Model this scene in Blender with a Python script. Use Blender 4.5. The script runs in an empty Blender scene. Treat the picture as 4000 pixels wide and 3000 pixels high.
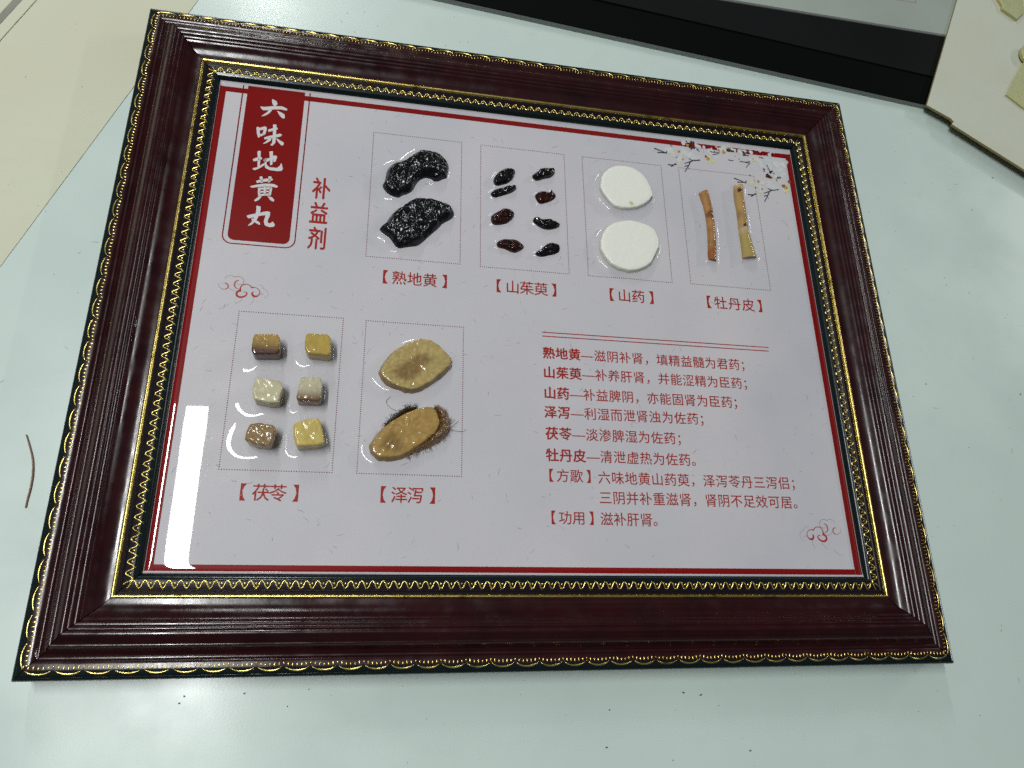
import bpy, math, random
import numpy as np
from mathutils import Matrix, Vector
random.seed(7)
rng = np.random.default_rng(7)
S = bpy.context.scene
COL = S.collection
MM = 0.001

# ------------------------------------------------------------------ camera
cam_data = bpy.data.cameras.new('camera')
cam = bpy.data.objects.new('camera', cam_data)
COL.objects.link(cam)
cx, cy, cz = (0.982013, -0.011481, 0.188466), (-0.053158, 0.940964, 0.334306), (-0.181178, -0.338311, 0.923429)
cam.matrix_world = Matrix(((cx[0], cy[0], cz[0], -0.08302), (cx[1], cy[1], cz[1], -0.17385),
                           (cx[2], cy[2], cz[2], 0.38234), (0, 0, 0, 1)))
cam_data.sensor_width = 36
cam_data.sensor_fit = 'HORIZONTAL'
cam_data.lens = 25.319
cam_data.clip_start = 0.01
cam_data.clip_end = 30
S.camera = cam

# ------------------------------------------------------------------ room light (dim ceiling and walls) and tube lamps
world = bpy.data.worlds.new('World')
S.world = world
world.use_nodes = True
wn, wl = world.node_tree.nodes, world.node_tree.links
bg = wn['Background']
geo = wn.new('ShaderNodeTexCoord')
dot = wn.new('ShaderNodeVectorMath')          # the ceiling is brightest round the lit tube, the far walls are dim
dot.operation = 'DOT_PRODUCT'
dot.inputs[1].default_value = Vector((-0.42, 0.10, 1.0)).normalized()
wl.new(geo.outputs['Generated'], dot.inputs[0])
ramp = wn.new('ShaderNodeValToRGB')
ramp.color_ramp.interpolation = 'EASE'
ramp.color_ramp.elements[0].position = 0.15
ramp.color_ramp.elements[0].color = (0.085, 0.09, 0.09, 1)
ramp.color_ramp.elements[1].position = 0.98
ramp.color_ramp.elements[1].color = (1.0, 1.03, 1.02, 1)
e = ramp.color_ramp.elements.new(0.86)
e.color = (0.22, 0.232, 0.228, 1)
wl.new(dot.outputs['Value'], ramp.inputs[0])
cloud = wn.new('ShaderNodeTexNoise')          # beams, panels and people break the ceiling up
cloud.inputs['Scale'].default_value = 3.2
cloud.inputs['Detail'].default_value = 2
wl.new(geo.outputs['Generated'], cloud.inputs['Vector'])
side = wn.new('ShaderNodeMapRange')
side.inputs[1].default_value, side.inputs[2].default_value = 0.38, 0.62
side.inputs[3].default_value, side.inputs[4].default_value = 0.45, 1.35
wl.new(cloud.outputs['Fac'], side.inputs[0])
mul = wn.new('ShaderNodeMix')
mul.data_type = 'RGBA'
mul.blend_type = 'MULTIPLY'
mul.inputs[0].default_value = 1.0
wl.new(ramp.outputs[0], mul.inputs[6])
wl.new(side.outputs[0], mul.inputs[7])
wl.new(mul.outputs[2], bg.inputs[0])
bg.inputs['Strength'].default_value = 0.58

def tube_lamp(loc, sx, sy, watts):
    l = bpy.data.lights.new('tube_lamp', 'AREA')
    l.shape = 'RECTANGLE'
    l.size, l.size_y = sx, sy
    l.energy = watts
    l.color = (0.97, 1.0, 0.985)
    o = bpy.data.objects.new('tube_lamp', l)
    o.location = loc
    COL.objects.link(o)
    return o

tube_lamp((-0.555, 0.0, 1.6), 0.056, 0.86, 16.5)
tube_lamp((3.2, 1.5, 1.6), 0.16, 1.30, 42.0)
tube_lamp((-0.55, 2.5, 1.6), 0.09, 1.30, 21.0)

S.render.engine = 'CYCLES'
S.cycles.sample_clamp_direct = 12.0
S.cycles.use_denoising = False      # a fine grain suits the photograph better than smoothing
S.view_settings.view_transform = 'Standard'
S.view_settings.look = 'None'
S.view_settings.exposure = 0.16
S.view_settings.gamma = 1.0
S.view_settings.use_curve_mapping = False

# ------------------------------------------------------------------ measured layout (millimetres, frame centre = origin)
LUMPS = [[(-67.21,106.43),(-63.22,106.79),(-60.22,107.01),(-56.18,106.53),(-52.61,104.88),(-49.77,101.63),(-48.44,98.19),(-48.38,94.61),(-49.31,90.92),
    (-49.38,88.84),(-51.75,87.96),(-54.69,85.83),(-57.66,85.46),(-58.94,87.06),(-62.17,87.54),(-64.6,86.36),(-66.74,84.05),(-68.35,80.94),(-69.69,77.31),
    (-72.52,74.96),(-75.37,73.76),(-77.22,71.72),(-80.12,72.06),(-84.03,73.59),(-86.82,76.98),(-87.66,79.46),(-86.57,81.61),(-85.94,85.74),(-85.51,89.88),
    (-83.49,93.66),(-80.2,96.45),(-77.27,96.84),(-73.91,99.06),(-71.55,102.36),(-69.14,104.49)],[(-67.1,72.73),(-63.22,73.36),(-59.79,72.84),(-56.34,
    72.27),(-51.91,71.92),(-47.95,70.94),(-45.68,67.76),(-44.5,64.75),(-45.34,61.81),(-47.75,59.57),(-51.12,57.51),(-53.95,53.56),(-57.24,49.88),(-60.96,
    45.63),(-63.72,42.34),(-66.5,40.42),(-69.79,39.82),(-73.06,38.95),(-75.84,38.02),(-77.99,39.0),(-79.74,41.53),(-81.75,44.58),(-85.13,46.68),(-88.07,
    49.38),(-86.78,51.71),(-84.31,54.19),(-82.82,57.68),(-80.6,61.27),(-76.96,65.34),(-73.24,68.59),(-69.49,71.59)]]
BERRIES = [[(-12.04,101.71),(-9.02,101.98),(-7.18,99.86),(-8.08,96.23),(-9.63,93.12),(-12.15,90.49),(-15.65,88.91),(-19.12,87.62),(-21.1,88.82),
    (-21.58,92.22),(-19.58,96.53),(-16.57,99.55)],[(-9.67,89.52),(-6.92,89.39),(-6.71,87.11),(-9.23,84.5),(-12.23,82.71),(-16.2,80.82),(-20.63,78.88),
    (-23.08,80.86),(-22.83,82.88),(-20.12,85.49),(-16.16,86.83),(-12.67,88.58)],[(-14.54,72.63),(-10.86,72.49),(-8.42,70.4),(-8.2,68.74),(-9.21,65.84),
    (-12.43,62.43),(-15.85,60.95),(-19.73,59.98),(-22.39,61.07),(-23.2,64.3),(-22.37,67.16),(-18.72,69.81)],[(-17.85,50.07),(-14.95,51.46),(-12.06,51.48),
    (-8.18,51.72),(-5.28,50.54),(-3.13,48.31),(-2.68,46.46),(-4.89,44.35),(-8.3,42.29),(-11.18,42.92),(-14.53,44.47),(-18.36,44.89),(-19.69,46.64),(-19.3,
    48.84)],[(10.36,104.59),(13.45,104.98),(17.08,105.81),(18.29,103.4),(17.15,99.98),(14.25,97.55),(10.14,96.45),(6.52,94.24),(4.0,95.1),(2.54,97.56),
    (4.1,99.52),(6.18,101.26),(7.77,103.54)],[(4.26,84.1),(6.33,86.65),(9.9,87.66),(13.95,87.56),(15.3,90.05),(16.26,88.13),(17.99,86.59),(17.89,83.68),
    (15.27,81.07),(11.17,78.87),(7.12,77.72),(5.91,79.41),(4.7,81.56)],[(2.63,66.86),(3.9,68.29),(6.15,68.65),(8.35,67.21),(11.36,67.82),(14.85,67.64),
    (17.83,66.55),(20.28,64.85),(18.69,62.44),(15.14,60.94),(11.14,60.13),(7.2,61.21),(4.28,63.4),(2.83,64.92)],[(9.35,49.3),(11.87,51.2),(14.85,51.66),
    (18.3,51.3),(19.46,48.94),(18.86,45.88),(15.58,43.65),(12.11,42.77),(8.16,41.3),(5.24,41.56),(3.33,42.99),(4.84,45.31),(7.32,46.64)]]
DISCS = [[(57.19,109.73),(63.9,110.41),(69.16,109.14),(73.76,106.09),(76.68,102.23),(78.9,96.5),(80.08,91.28),(77.59,86.84),(73.62,83.45),(69.21,80.9),
    (63.86,79.42),(58.61,78.94),(54.01,80.03),(50.6,83.7),(47.26,88.55),(45.66,92.47),(46.55,99.08),(48.63,103.51),(52.56,107.62)],[(59.03,69.56),(63.76,
    70.59),(69.41,69.66),(75.05,68.27),(79.02,65.55),(81.12,59.52),(80.9,53.86),(78.07,48.0),(75.02,42.18),(71.19,39.08),(65.9,36.41),(60.77,35.39),(54.8,
    36.46),(49.93,38.71),(46.19,43.25),(43.72,48.48),(43.78,54.01),(45.62,59.76),(48.96,64.61),(53.24,67.62)]]
STICKS = [([(112.56,97.17),(113.84,91.8),(115.02,85.59),(115.45,79.92),(115.62,74.27),(115.35,68.06),(115.03,61.9),(114.14,55.19),(113.88,49.15)],
    [(119.12,100.12),(120.02,94.85),(120.85,87.98),(121.13,81.12),(121.21,74.87),(121.28,68.68),(120.83,62.49),(120.16,55.78),(119.19,48.3)]),([(137.77,
    105.8),(136.96,98.01),(137.15,92.17),(137.63,85.25),(137.28,78.31),(137.21,71.48),(137.22,65.27),(137.42,58.59),(137.19,51.93)],[(144.6,106.63),
    (143.85,100.0),(144.02,92.96),(144.19,85.98),(144.09,79.05),(143.98,72.19),(144.84,66.62),(145.89,60.55),(147.04,53.43)])]
CUBES = [[(-146.71,-24.04),(-135.9,-23.26),(-134.46,-25.72),(-134.06,-32.18),(-135.3,-33.78),(-146.13,-34.38),(-147.18,-32.78),(-147.26,-28.31)],
    [(-120.99,-21.79),(-110.74,-21.63),(-109.18,-23.95),(-108.75,-31.35),(-110.18,-32.86),(-119.62,-32.35),(-121.34,-29.92),(-121.55,-24.24)],[(-143.78,
    -47.42),(-135.88,-48.32),(-131.89,-48.91),(-130.85,-52.11),(-132.12,-59.44),(-135.72,-59.89),(-143.36,-58.42),(-144.4,-54.47)],[(-121.74,-46.14),
    (-112.75,-45.89),(-111.58,-49.4),(-111.65,-57.04),(-113.07,-57.92),(-122.62,-57.88),(-123.08,-56.56),(-122.51,-51.65)],[(-143.86,-71.84),(-139.42,
    -71.02),(-133.11,-71.88),(-131.95,-73.91),(-133.07,-79.64),(-134.05,-81.83),(-140.24,-81.46),(-145.18,-79.36),(-145.07,-76.03)],[(-123.3,-70.92),
    (-118.38,-68.59),(-112.09,-67.35),(-110.35,-70.87),(-108.35,-79.17),(-111.56,-80.59),(-120.93,-81.47),(-122.51,-77.15)]]
SLICES = [[(-62.35,-18.08),(-56.47,-18.43),(-52.66,-20.79),(-48.83,-24.59),(-45.54,-28.41),(-46.01,-32.17),(-49.91,-36.67),(-55.08,-41.48),(-60.46,
    -45.13),(-64.8,-47.31),(-68.68,-47.14),(-72.85,-45.83),(-77.53,-44.44),(-81.29,-40.78),(-82.71,-38.09),(-81.13,-33.51),(-78.24,-28.81),(-74.26,-24.56),
    (-68.62,-20.72)],[(-54.95,-56.67),(-52.28,-59.54),(-50.88,-64.34),(-52.3,-69.76),(-56.05,-73.11),(-60.01,-76.69),(-64.44,-79.74),(-69.33,-83.03),
    (-75.72,-84.55),(-81.14,-84.48),(-84.22,-82.03),(-85.64,-78.48),(-83.17,-73.7),(-79.43,-68.82),(-74.11,-64.33),(-68.19,-60.3),(-63.15,-58.17),(-58.56,
    -56.85)]]
CORES = [[(-59.97,-26.47),(-55.66,-29.06),(-58.73,-32.68),(-61.24,-36.79),(-64.76,-40.93),(-68.82,-43.39),(-74.6,-40.94),(-76.81,-37.73),(-73.34,
    -34.15),(-67.74,-30.41)],[(-78.26,-72.45),(-73.84,-70.69),(-71.11,-75.82),(-68.49,-78.85),(-70.38,-81.52),(-75.84,-81.72),(-79.92,-79.29),(-80.12,
    -75.14)]]
FRINGE = [(-51.51,-54.39),(-47.24,-57.49),(-44.77,-62.86),(-45.2,-68.32),(-49.0,-73.32),(-55.09,-77.29),(-62.14,-80.72),(-68.11,-83.55),(-69.17,
    -82.02),(-64.24,-78.7),(-59.75,-75.61),(-55.75,-71.99),(-51.96,-68.61),(-50.53,-63.13),(-51.94,-58.27),(-54.63,-55.38)]
DARKFRINGE = [(-61.93,-55.74),(-67.11,-55.72),(-72.15,-58.7),(-76.1,-62.14),(-78.51,-64.94),(-79.9,-67.68),(-78.38,-67.61),(-73.99,-63.66),(-68.01,
    -59.32),(-62.92,-57.16)]
HAIRS = [[(-73.16,-58.16),(-76.3,-56.95),(-78.44,-54.87),(-79.06,-52.71),(-76.85,-50.39)],[(-44.6,-66.38),(-41.23,-62.95),(-40.45,-62.09)],[(-45.38,
    -66.96),(-40.63,-68.11),(-36.95,-67.68),(-36.44,-66.29)],[(-44.9,-64.21),(-42.31,-61.35)],[(-68.65,-56.07),(-68.98,-54.17)],[(-67.1,-56.0),(-66.12,
    -54.58)],[(-65.05,-55.62),(-60.37,-55.66)]]
BORDER_IN = (-181.16,-137.66,181.23,135.07)
BORDER_OUT_Y = (-140.68,138.66)
BANNER = (-169.13,35.99,-136.31)
BANNER_OUT = (-172.08,33.44,-133.08)
TITLE = [[(-154.74,133.28),(-152.22,132.11),(-151.41,129.92),(-152.74,128.17),(-154.07,129.51),(-154.55,131.37)],[(-160.98,126.92),(-158.6,126.9),
    (-153.36,128.31),(-148.6,128.8),(-145.45,127.34),(-145.94,126.12),(-149.0,126.66),(-153.14,126.03),(-157.2,124.81),(-159.25,124.5)],[(-155.47,125.45),
    (-153.96,125.3),(-155.76,122.35),(-157.96,120.5),(-159.68,120.02),(-158.35,121.43),(-156.75,123.35)],[(-151.27,125.32),(-149.1,124.49),(-146.89,
    123.29),(-146.38,121.07),(-146.89,120.08),(-148.46,120.91),(-149.84,122.85)],[(-161.5,111.91),(-160.07,112.27),(-159.48,109.36),(-158.82,105.73),
    (-159.74,104.49),(-160.77,107.69)],[(-160.0,111.53),(-156.63,113.14),(-155.64,112.15),(-156.11,107.97),(-156.87,106.75),(-157.56,107.77),(-157.28,
    110.8),(-159.54,109.95)],[(-159.25,107.16),(-157.02,108.22),(-156.62,107.16),(-158.82,105.73)],[(-154.95,111.13),(-150.13,113.32),(-149.44,112.29),
    (-154.49,109.47)],[(-156.43,105.33),(-153.64,106.83),(-147.96,109.12),(-146.72,108.55),(-147.49,107.32),(-154.59,104.47),(-156.28,103.86)],[(-152.4,
    115.26),(-150.6,115.14),(-150.26,108.43),(-149.99,102.51),(-151.52,100.09),(-152.74,100.66),(-151.69,101.91),(-151.89,108.2)],[(-152.16,106.67),
    (-152.74,103.61),(-155.43,101.17),(-156.86,100.83),(-155.02,102.93),(-153.54,105.73)],[(-150.01,105.85),(-147.51,104.34),(-145.33,103.15),(-145.46,
    101.28),(-146.62,101.13),(-148.61,103.44)],[(-161.29,89.3),(-160.13,90.32),(-156.8,91.7),(-156.09,90.34),(-158.81,88.76),(-160.47,88.11)],[(-159.21,
    95.38),(-157.51,95.76),(-157.22,91.28),(-157.04,85.53),(-158.1,84.68),(-158.52,90.39)],[(-160.83,83.25),(-158.35,84.28),(-154.66,87.64),(-154.26,
    86.61),(-157.14,83.72),(-159.56,82.13)],[(-155.44,89.7),(-152.15,91.59),(-149.16,93.8),(-148.07,92.85),(-148.74,89.49),(-149.86,88.98),(-149.78,91.17),
    (-154.13,88.21)],[(-152.69,95.89),(-150.88,96.5),(-150.34,92.19),(-150.26,87.13),(-151.37,86.62),(-151.82,91.27)],[(-154.94,90.49),(-153.83,91.0),
    (-153.41,86.72),(-151.52,85.16),(-147.46,85.18),(-145.88,86.97),(-145.36,88.85),(-144.28,85.37),(-144.53,83.68),(-147.27,83.19),(-151.34,83.39),
    (-153.88,84.5)],[(-157.97,75.09),(-155.25,76.48),(-150.22,77.82),(-148.73,77.29),(-150.05,76.06),(-155.08,74.74),(-157.26,73.76)],[(-156.28,78.13),
    (-154.9,78.65),(-154.02,74.51),(-155.29,74.0)],[(-151.5,79.08),(-149.75,78.94),(-150.26,75.33),(-151.36,74.84)],[(-160.81,71.22),(-158.24,72.23),
    (-153.28,73.9),(-148.14,74.17),(-145.73,73.05),(-146.21,72.07),(-149.69,72.36),(-154.21,71.81),(-158.1,70.85),(-159.74,70.3)],[(-156.38,70.71),
    (-155.27,70.98),(-154.76,66.01),(-155.84,65.53)],[(-149.92,71.84),(-148.76,71.63),(-149.1,66.33),(-150.11,66.21)],[(-155.53,70.81),(-149.64,71.87),
    (-149.52,70.69),(-155.41,69.63)],[(-155.59,68.56),(-149.7,69.54),(-149.62,68.71),(-155.49,67.59)],[(-155.95,66.56),(-149.79,67.57),(-149.68,66.47),
    (-155.82,65.33)],[(-153.45,72.82),(-152.32,72.96),(-151.84,66.35),(-152.79,66.24)],[(-155.25,65.25),(-153.83,65.28),(-155.28,62.82),(-156.85,61.6),
    (-157.65,62.2)],[(-150.75,65.78),(-148.43,65.36),(-146.86,63.8),(-147.02,62.6),(-148.79,63.23)],[(-156.01,58.94),(-153.71,58.52),(-153.64,55.1),
    (-154.82,50.2),(-157.23,46.56),(-159.24,45.53),(-157.41,48.22),(-156.14,52.09),(-155.66,55.55)],[(-160.48,51.95),(-158.46,52.85),(-154.13,54.36),
    (-150.33,55.81),(-148.34,55.69),(-148.35,52.95),(-149.2,50.13),(-149.04,48.45),(-147.34,48.3),(-146.35,49.76),(-145.01,47.53),(-145.47,46.47),(-147.66,
    45.9),(-150.27,46.77),(-151.08,49.25),(-150.37,53.41),(-153.4,52.73),(-157.69,50.9),(-159.59,50.35)],[(-157.93,50.53),(-155.62,49.77),(-152.92,48.03),
    (-153.06,46.67),(-155.13,47.8),(-157.2,48.92)]]
SUBTITLE = [('补',-121.7,74.54),('益',-121.89,57.96),('剂',-121.49,41.55)]
CAPTIONS = [(8.66,[('【',-85.48,20.72),('熟',-75.06,20.72),('地',-66.4,20.72),('黄',-57.74,20.72),('】',-46.73,20.72)]),(8.45,[('【',-20.71,20.69),('山',
    -9.88,20.69),('茱',-1.44,20.69),('萸',7.01,20.69),('】',17.55,20.69)]),(8.67,[('【',47.58,20.8),('山',58.19,20.8),('药',66.86,20.8),('】',77.85,20.8)]),(9.16,
    [('【',109.73,21.0),('牡',120.11,21.0),('丹',129.28,21.0),('皮',138.44,21.0),('】',148.83,21.0)]),(8.0,[('【',-148.21,-102.91),('茯',-137.16,-102.91),('苓',
    -129.16,-102.91),('】',-117.97,-102.91)]),(8.17,[('【',-80.68,-102.41),('泽',-70.0,-102.41),('泻',-61.83,-102.41),('】',-50.46,-102.41)])]
BODY = [(7.56,3,[('熟',10.45,-19.32),('地',18.01,-19.32),('黄',25.58,-19.32),('—',33.14,-19.32),('滋',40.71,-19.32),('阴',48.27,-19.32),('补',55.84,-19.32),
    ('肾',63.4,-19.32),('，',70.97,-19.32),('填',78.53,-19.32),('精',86.1,-19.32),('益',93.66,-19.32),('髓',101.23,-19.32),('为',108.79,-19.32),('君',116.36,
    -19.32),('药',123.92,-19.32),('；',131.48,-19.32)]),(7.57,3,[('山',10.46,-31.1),('茱',18.03,-31.1),('萸',25.6,-31.1),('—',33.16,-31.1),('补',40.73,-31.1),
    ('养',48.3,-31.1),('肝',55.87,-31.1),('肾',63.44,-31.1),('，',71.0,-31.1),('并',78.57,-31.1),('能',86.14,-31.1),('涩',93.71,-31.1),('精',101.28,-31.1),('为',
    108.84,-31.1),('臣',116.41,-31.1),('药',123.98,-31.1),('；',131.55,-31.1)]),(7.55,2,[('山',10.46,-43.3),('药',18.01,-43.3),('—',25.57,-43.3),('补',33.12,
    -43.3),('益',40.67,-43.3),('脾',48.23,-43.3),('阴',55.78,-43.3),('，',63.34,-43.3),('亦',70.89,-43.3),('能',78.44,-43.3),('固',86.0,-43.3),('肾',93.55,-43.3),
    ('为',101.1,-43.3),('臣',108.66,-43.3),('药',116.21,-43.3),('；',123.76,-43.3)]),(7.59,2,[('泽',10.47,-54.45),('泻',18.06,-54.45),('—',25.65,-54.45),('利',
    33.24,-54.45),('湿',40.83,-54.45),('而',48.42,-54.45),('泄',56.0,-54.45),('肾',63.59,-54.45),('浊',71.18,-54.45),('为',78.77,-54.45),('佐',86.36,-54.45),('药',
    93.95,-54.45),('；',101.54,-54.45)]),(7.58,2,[('茯',10.8,-66.59),('苓',18.38,-66.59),('—',25.95,-66.59),('淡',33.53,-66.59),('渗',41.1,-66.59),('脾',48.68,
    -66.59),('湿',56.25,-66.59),('为',63.83,-66.59),('佐',71.4,-66.59),('药',78.98,-66.59),('；',86.56,-66.59)]),(7.59,3,[('牡',10.75,-78.71),('丹',18.34,-78.71),
    ('皮',25.94,-78.71),('—',33.53,-78.71),('清',41.12,-78.71),('泄',48.72,-78.71),('虚',56.31,-78.71),('热',63.9,-78.71),('为',71.49,-78.71),('佐',79.09,-78.71),
    ('药',86.68,-78.71),('。',94.27,-78.71)]),(7.54,0,[('【',7.51,-89.9),('方',16.19,-89.9),('歌',23.73,-89.9),('】',32.78,-89.9)]),(7.6,0,[('六',39.26,-90.25),
    ('味',46.86,-90.25),('地',54.46,-90.25),('黄',62.06,-90.25),('山',69.65,-90.25),('药',77.25,-90.25),('萸',84.85,-90.25),('，',92.45,-90.25),('泽',100.05,
    -90.25),('泻',107.65,-90.25),('苓',115.25,-90.25),('丹',122.84,-90.25),('三',130.44,-90.25),('泻',138.04,-90.25),('侣',145.64,-90.25),('；',153.24,-90.25)]),
    (7.58,0,[('三',39.34,-101.16),('阴',46.92,-101.16),('并',54.5,-101.16),('补',62.08,-101.16),('重',69.67,-101.16),('滋',77.25,-101.16),('肾',84.83,-101.16),
    ('，',92.41,-101.16),('肾',99.99,-101.16),('阴',107.57,-101.16),('不',115.15,-101.16),('足',122.74,-101.16),('效',130.32,-101.16),('可',137.9,-101.16),('居',
    145.48,-101.16),('。',153.06,-101.16)]),(7.39,0,[('【',8.02,-112.31),('功',16.71,-112.31),('用',24.1,-112.31),('】',33.24,-112.31)]),(7.37,0,[('滋',39.35,
    -112.55),('补',46.72,-112.55),('肝',54.09,-112.55),('肾',61.46,-112.55),('。',68.83,-112.55)])]
RULES = [[(6.84,-6.84),(148.1,-6.71)],[(6.92,-9.22),(147.91,-9.15)]]
BOXES = [(-94.24,32.71,-40.77,117.84),(-28.88,32.2,24.45,117.52),(36.31,32.16,89.56,117.45),(101.75,32.48,155.18,117.53),(-158.0,-92.03,-104.0,-6.54),
    (-91.78,-92.0,-38.3,-7.06)]
CLOUD = [([(-8.43,5.61),(-8.28,6.57),(-7.6,7.57),(-6.23,8.05),(-4.81,8.03),(-3.57,7.31)],[0.103,0.155,0.155,0.155,0.172,0.276],0),([(-3.57,7.31),
    (-2.13,7.96),(-0.33,7.81),(0.97,6.56),(1.48,5.13),(1.17,3.85),(0.01,3.12),(-1.59,3.09),(-2.17,3.56)],[0.207,0.241,0.241,0.276,0.31,0.276,0.207,0.172,
    0.103],0),([(-1.14,5.43),(-2.03,5.41),(-2.99,4.53),(-3.27,3.04),(-2.93,1.62),(-2.04,0.76),(-0.4,0.38)],[0.241,0.448,0.62,0.655,0.517,0.344,0.138],1),
    ([(-8.69,3.3),(-7.45,3.3),(-6.49,2.55),(-6.17,1.33),(-6.57,0.26),(-7.73,-0.36),(-9.15,-0.27),(-10.48,0.55),(-11.23,1.72),(-11.38,2.96)],[0.241,0.448,
    0.586,0.586,0.448,0.276,0.172,0.138,0.103,0.086],1),([(-5.77,0.95),(-4.76,-0.2),(-3.26,-0.9),(-1.86,-0.83)],[0.172,0.172,0.172,0.103],0),([(0.0,0.0),
    (0.01,1.45),(0.58,2.75),(1.92,3.54),(3.33,3.66),(4.83,3.02),(5.77,1.74)],[0.689,0.448,0.379,0.344,0.31,0.31,0.482],2),([(0.57,-0.37),(-0.64,-0.68),
    (-1.51,-1.58),(-1.61,-3.04),(-0.8,-4.0),(0.66,-4.39),(2.2,-3.96),(3.34,-3.03),(3.76,-1.96),(3.32,-1.17),(2.42,-1.04),(1.83,-1.4)],[1.033,0.861,0.827,
    0.827,0.827,0.827,0.723,0.62,0.517,0.413,0.31,0.172],2),([(5.77,1.74),(7.24,2.18),(8.73,1.58),(9.93,0.43),(10.25,-1.0),(9.69,-2.5),(8.53,-3.33),(7.27,
    -3.22),(6.36,-2.16),(6.25,-1.13),(7.09,-0.64)],[0.62,0.241,0.241,0.276,0.344,0.448,0.689,0.965,0.861,0.586,0.241],2),([(8.36,3.47),(9.93,3.88),(11.05,
    3.46),(11.75,1.84)],[0.086,0.103,0.121,0.207],0),([(11.75,1.84),(13.28,0.93),(14.51,-0.64),(14.66,-2.09),(13.7,-3.31),(12.65,-3.5)],[0.207,0.155,0.138,
    0.138,0.121,0.086],0),([(11.09,-2.18),(11.63,-1.4),(12.39,-1.86)],[0.138,0.241,0.172],0),([(1.61,-5.04),(1.05,-6.32),(0.11,-7.42),(-1.36,-8.36)],
    [0.138,0.138,0.138,0.086],0),([(-4.65,-8.73),(-5.79,-9.53),(-6.68,-10.83),(-7.96,-11.78),(-9.7,-11.78)],[0.086,0.121,0.138,0.121,0.069],0),([(7.35,
    -3.94),(7.43,-5.59),(6.81,-7.28),(5.86,-8.39)],[0.138,0.138,0.138,0.086],0)]
CLOUD_AT = [(-158.9,6.0),(165.43,-118.25)]
TWIGS = [[(85.94,130.59),(90.45,129.15),(94.21,127.89)],[(88.0,127.53),(90.86,127.91),(94.21,127.89)],[(94.63,129.71),(94.16,127.42)],[(94.42,118.74),
    (97.51,118.91),(100.68,119.73)],[(96.63,117.64),(98.83,119.2),(100.25,120.66)],[(117.64,125.43),(112.27,124.14),(109.81,125.57)],[(112.27,124.14),
    (109.25,122.58),(106.26,121.32)],[(110.46,122.74),(108.34,118.69),(105.86,114.62)],[(108.45,119.86),(106.03,118.97)]]
BLOSSOM_SHIFT = (54.35,-16.56)
TWIGS2 = [[(138.08,128.4),(140.42,127.82),(142.08,128.34)],[(146.35,128.18),(150.36,127.93),(154.0,129.0)],[(150.36,127.93),(152.19,127.58),(153.06,
    127.98)],[(153.88,128.09),(151.91,125.46),(150.35,123.78)],[(127.23,131.12),(131.89,132.33),(132.41,134.49)],[(125.62,133.28),(129.04,133.02),(131.77,
    133.63)],[(137.83,137.31),(140.57,135.58),(143.78,135.42)],[(149.39,137.07),(150.84,133.66),(152.68,133.31)],[(166.06,127.88),(167.01,125.03),(167.96,
    122.18)],[(169.81,121.82),(171.02,120.79)],[(171.13,117.85),(172.11,115.32)],[(97.68,134.83),(98.88,133.69)],[(100.71,125.54),(101.44,125.06)],
    [(161.13,133.53),(164.61,133.08)],[(115.95,134.35),(118.07,131.97)]]
WHITE = [(97.58,128.05,4.72),(103.5,130.31,4.23),(103.46,124.45,4.21),(110.67,128.92,4.78),(115.2,127.16,3.73),(107.38,137.94,3.19),(112.9,140.49,
    4.29),(116.81,137.45,2.95),(121.92,135.76,2.42),(124.81,133.17,4.31),(131.71,137.68,2.18),(135.3,136.37,4.09),(129.65,129.07,3.78),(138.87,139.26,
    3.28),(142.87,136.79,2.74),(147.18,136.77,3.31),(150.65,138.44,3.04),(155.69,135.51,3.32),(157.87,131.6,3.88),(162.13,138.78,2.23),(170.91,138.75,
    2.53),(169.43,136.13,2.24),(161.71,127.92,4.99),(168.37,128.78,6.14),(174.23,127.74,6.17),(176.58,121.49,3.91),(180.87,131.6,2.82)]
WHITE2 = [(152.46,111.45,4.89),(158.69,113.96,4.38),(158.33,107.53,4.36),(165.94,111.93,4.95),(169.98,110.09,3.86),(171.22,118.45,3.33),(174.56,115.33,
    3.33),(176.6,110.89,3.89)]
YELLOW = [(103.25,130.4,1.37,1),(105.53,124.43,1.05,1),(98.13,128.42,2.2,0),(122.21,128.8,1.39,2),(124.61,126.64,2.68,0),(123.37,127.36,1.61,1),
    (103.73,121.86,1.57,0),(135.56,134.02,1.84,1),(135.46,135.5,0.98,1),(157.0,131.18,1.66,0),(156.49,131.42,0.78,1),(131.98,137.72,0.87,2),(139.23,137.8,
    1.09,1),(109.83,136.19,1.33,1),(157.83,113.57,1.53,1),(159.96,107.72,1.09,1),(152.46,111.45,2.28,0),(176.28,112.31,1.77,2),(178.55,109.37,2.77,0),
    (177.71,111.02,1.89,1),(159.47,104.2,1.63,0),(167.9,118.04,1.44,1),(180.95,116.12,1.45,2)]
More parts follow.
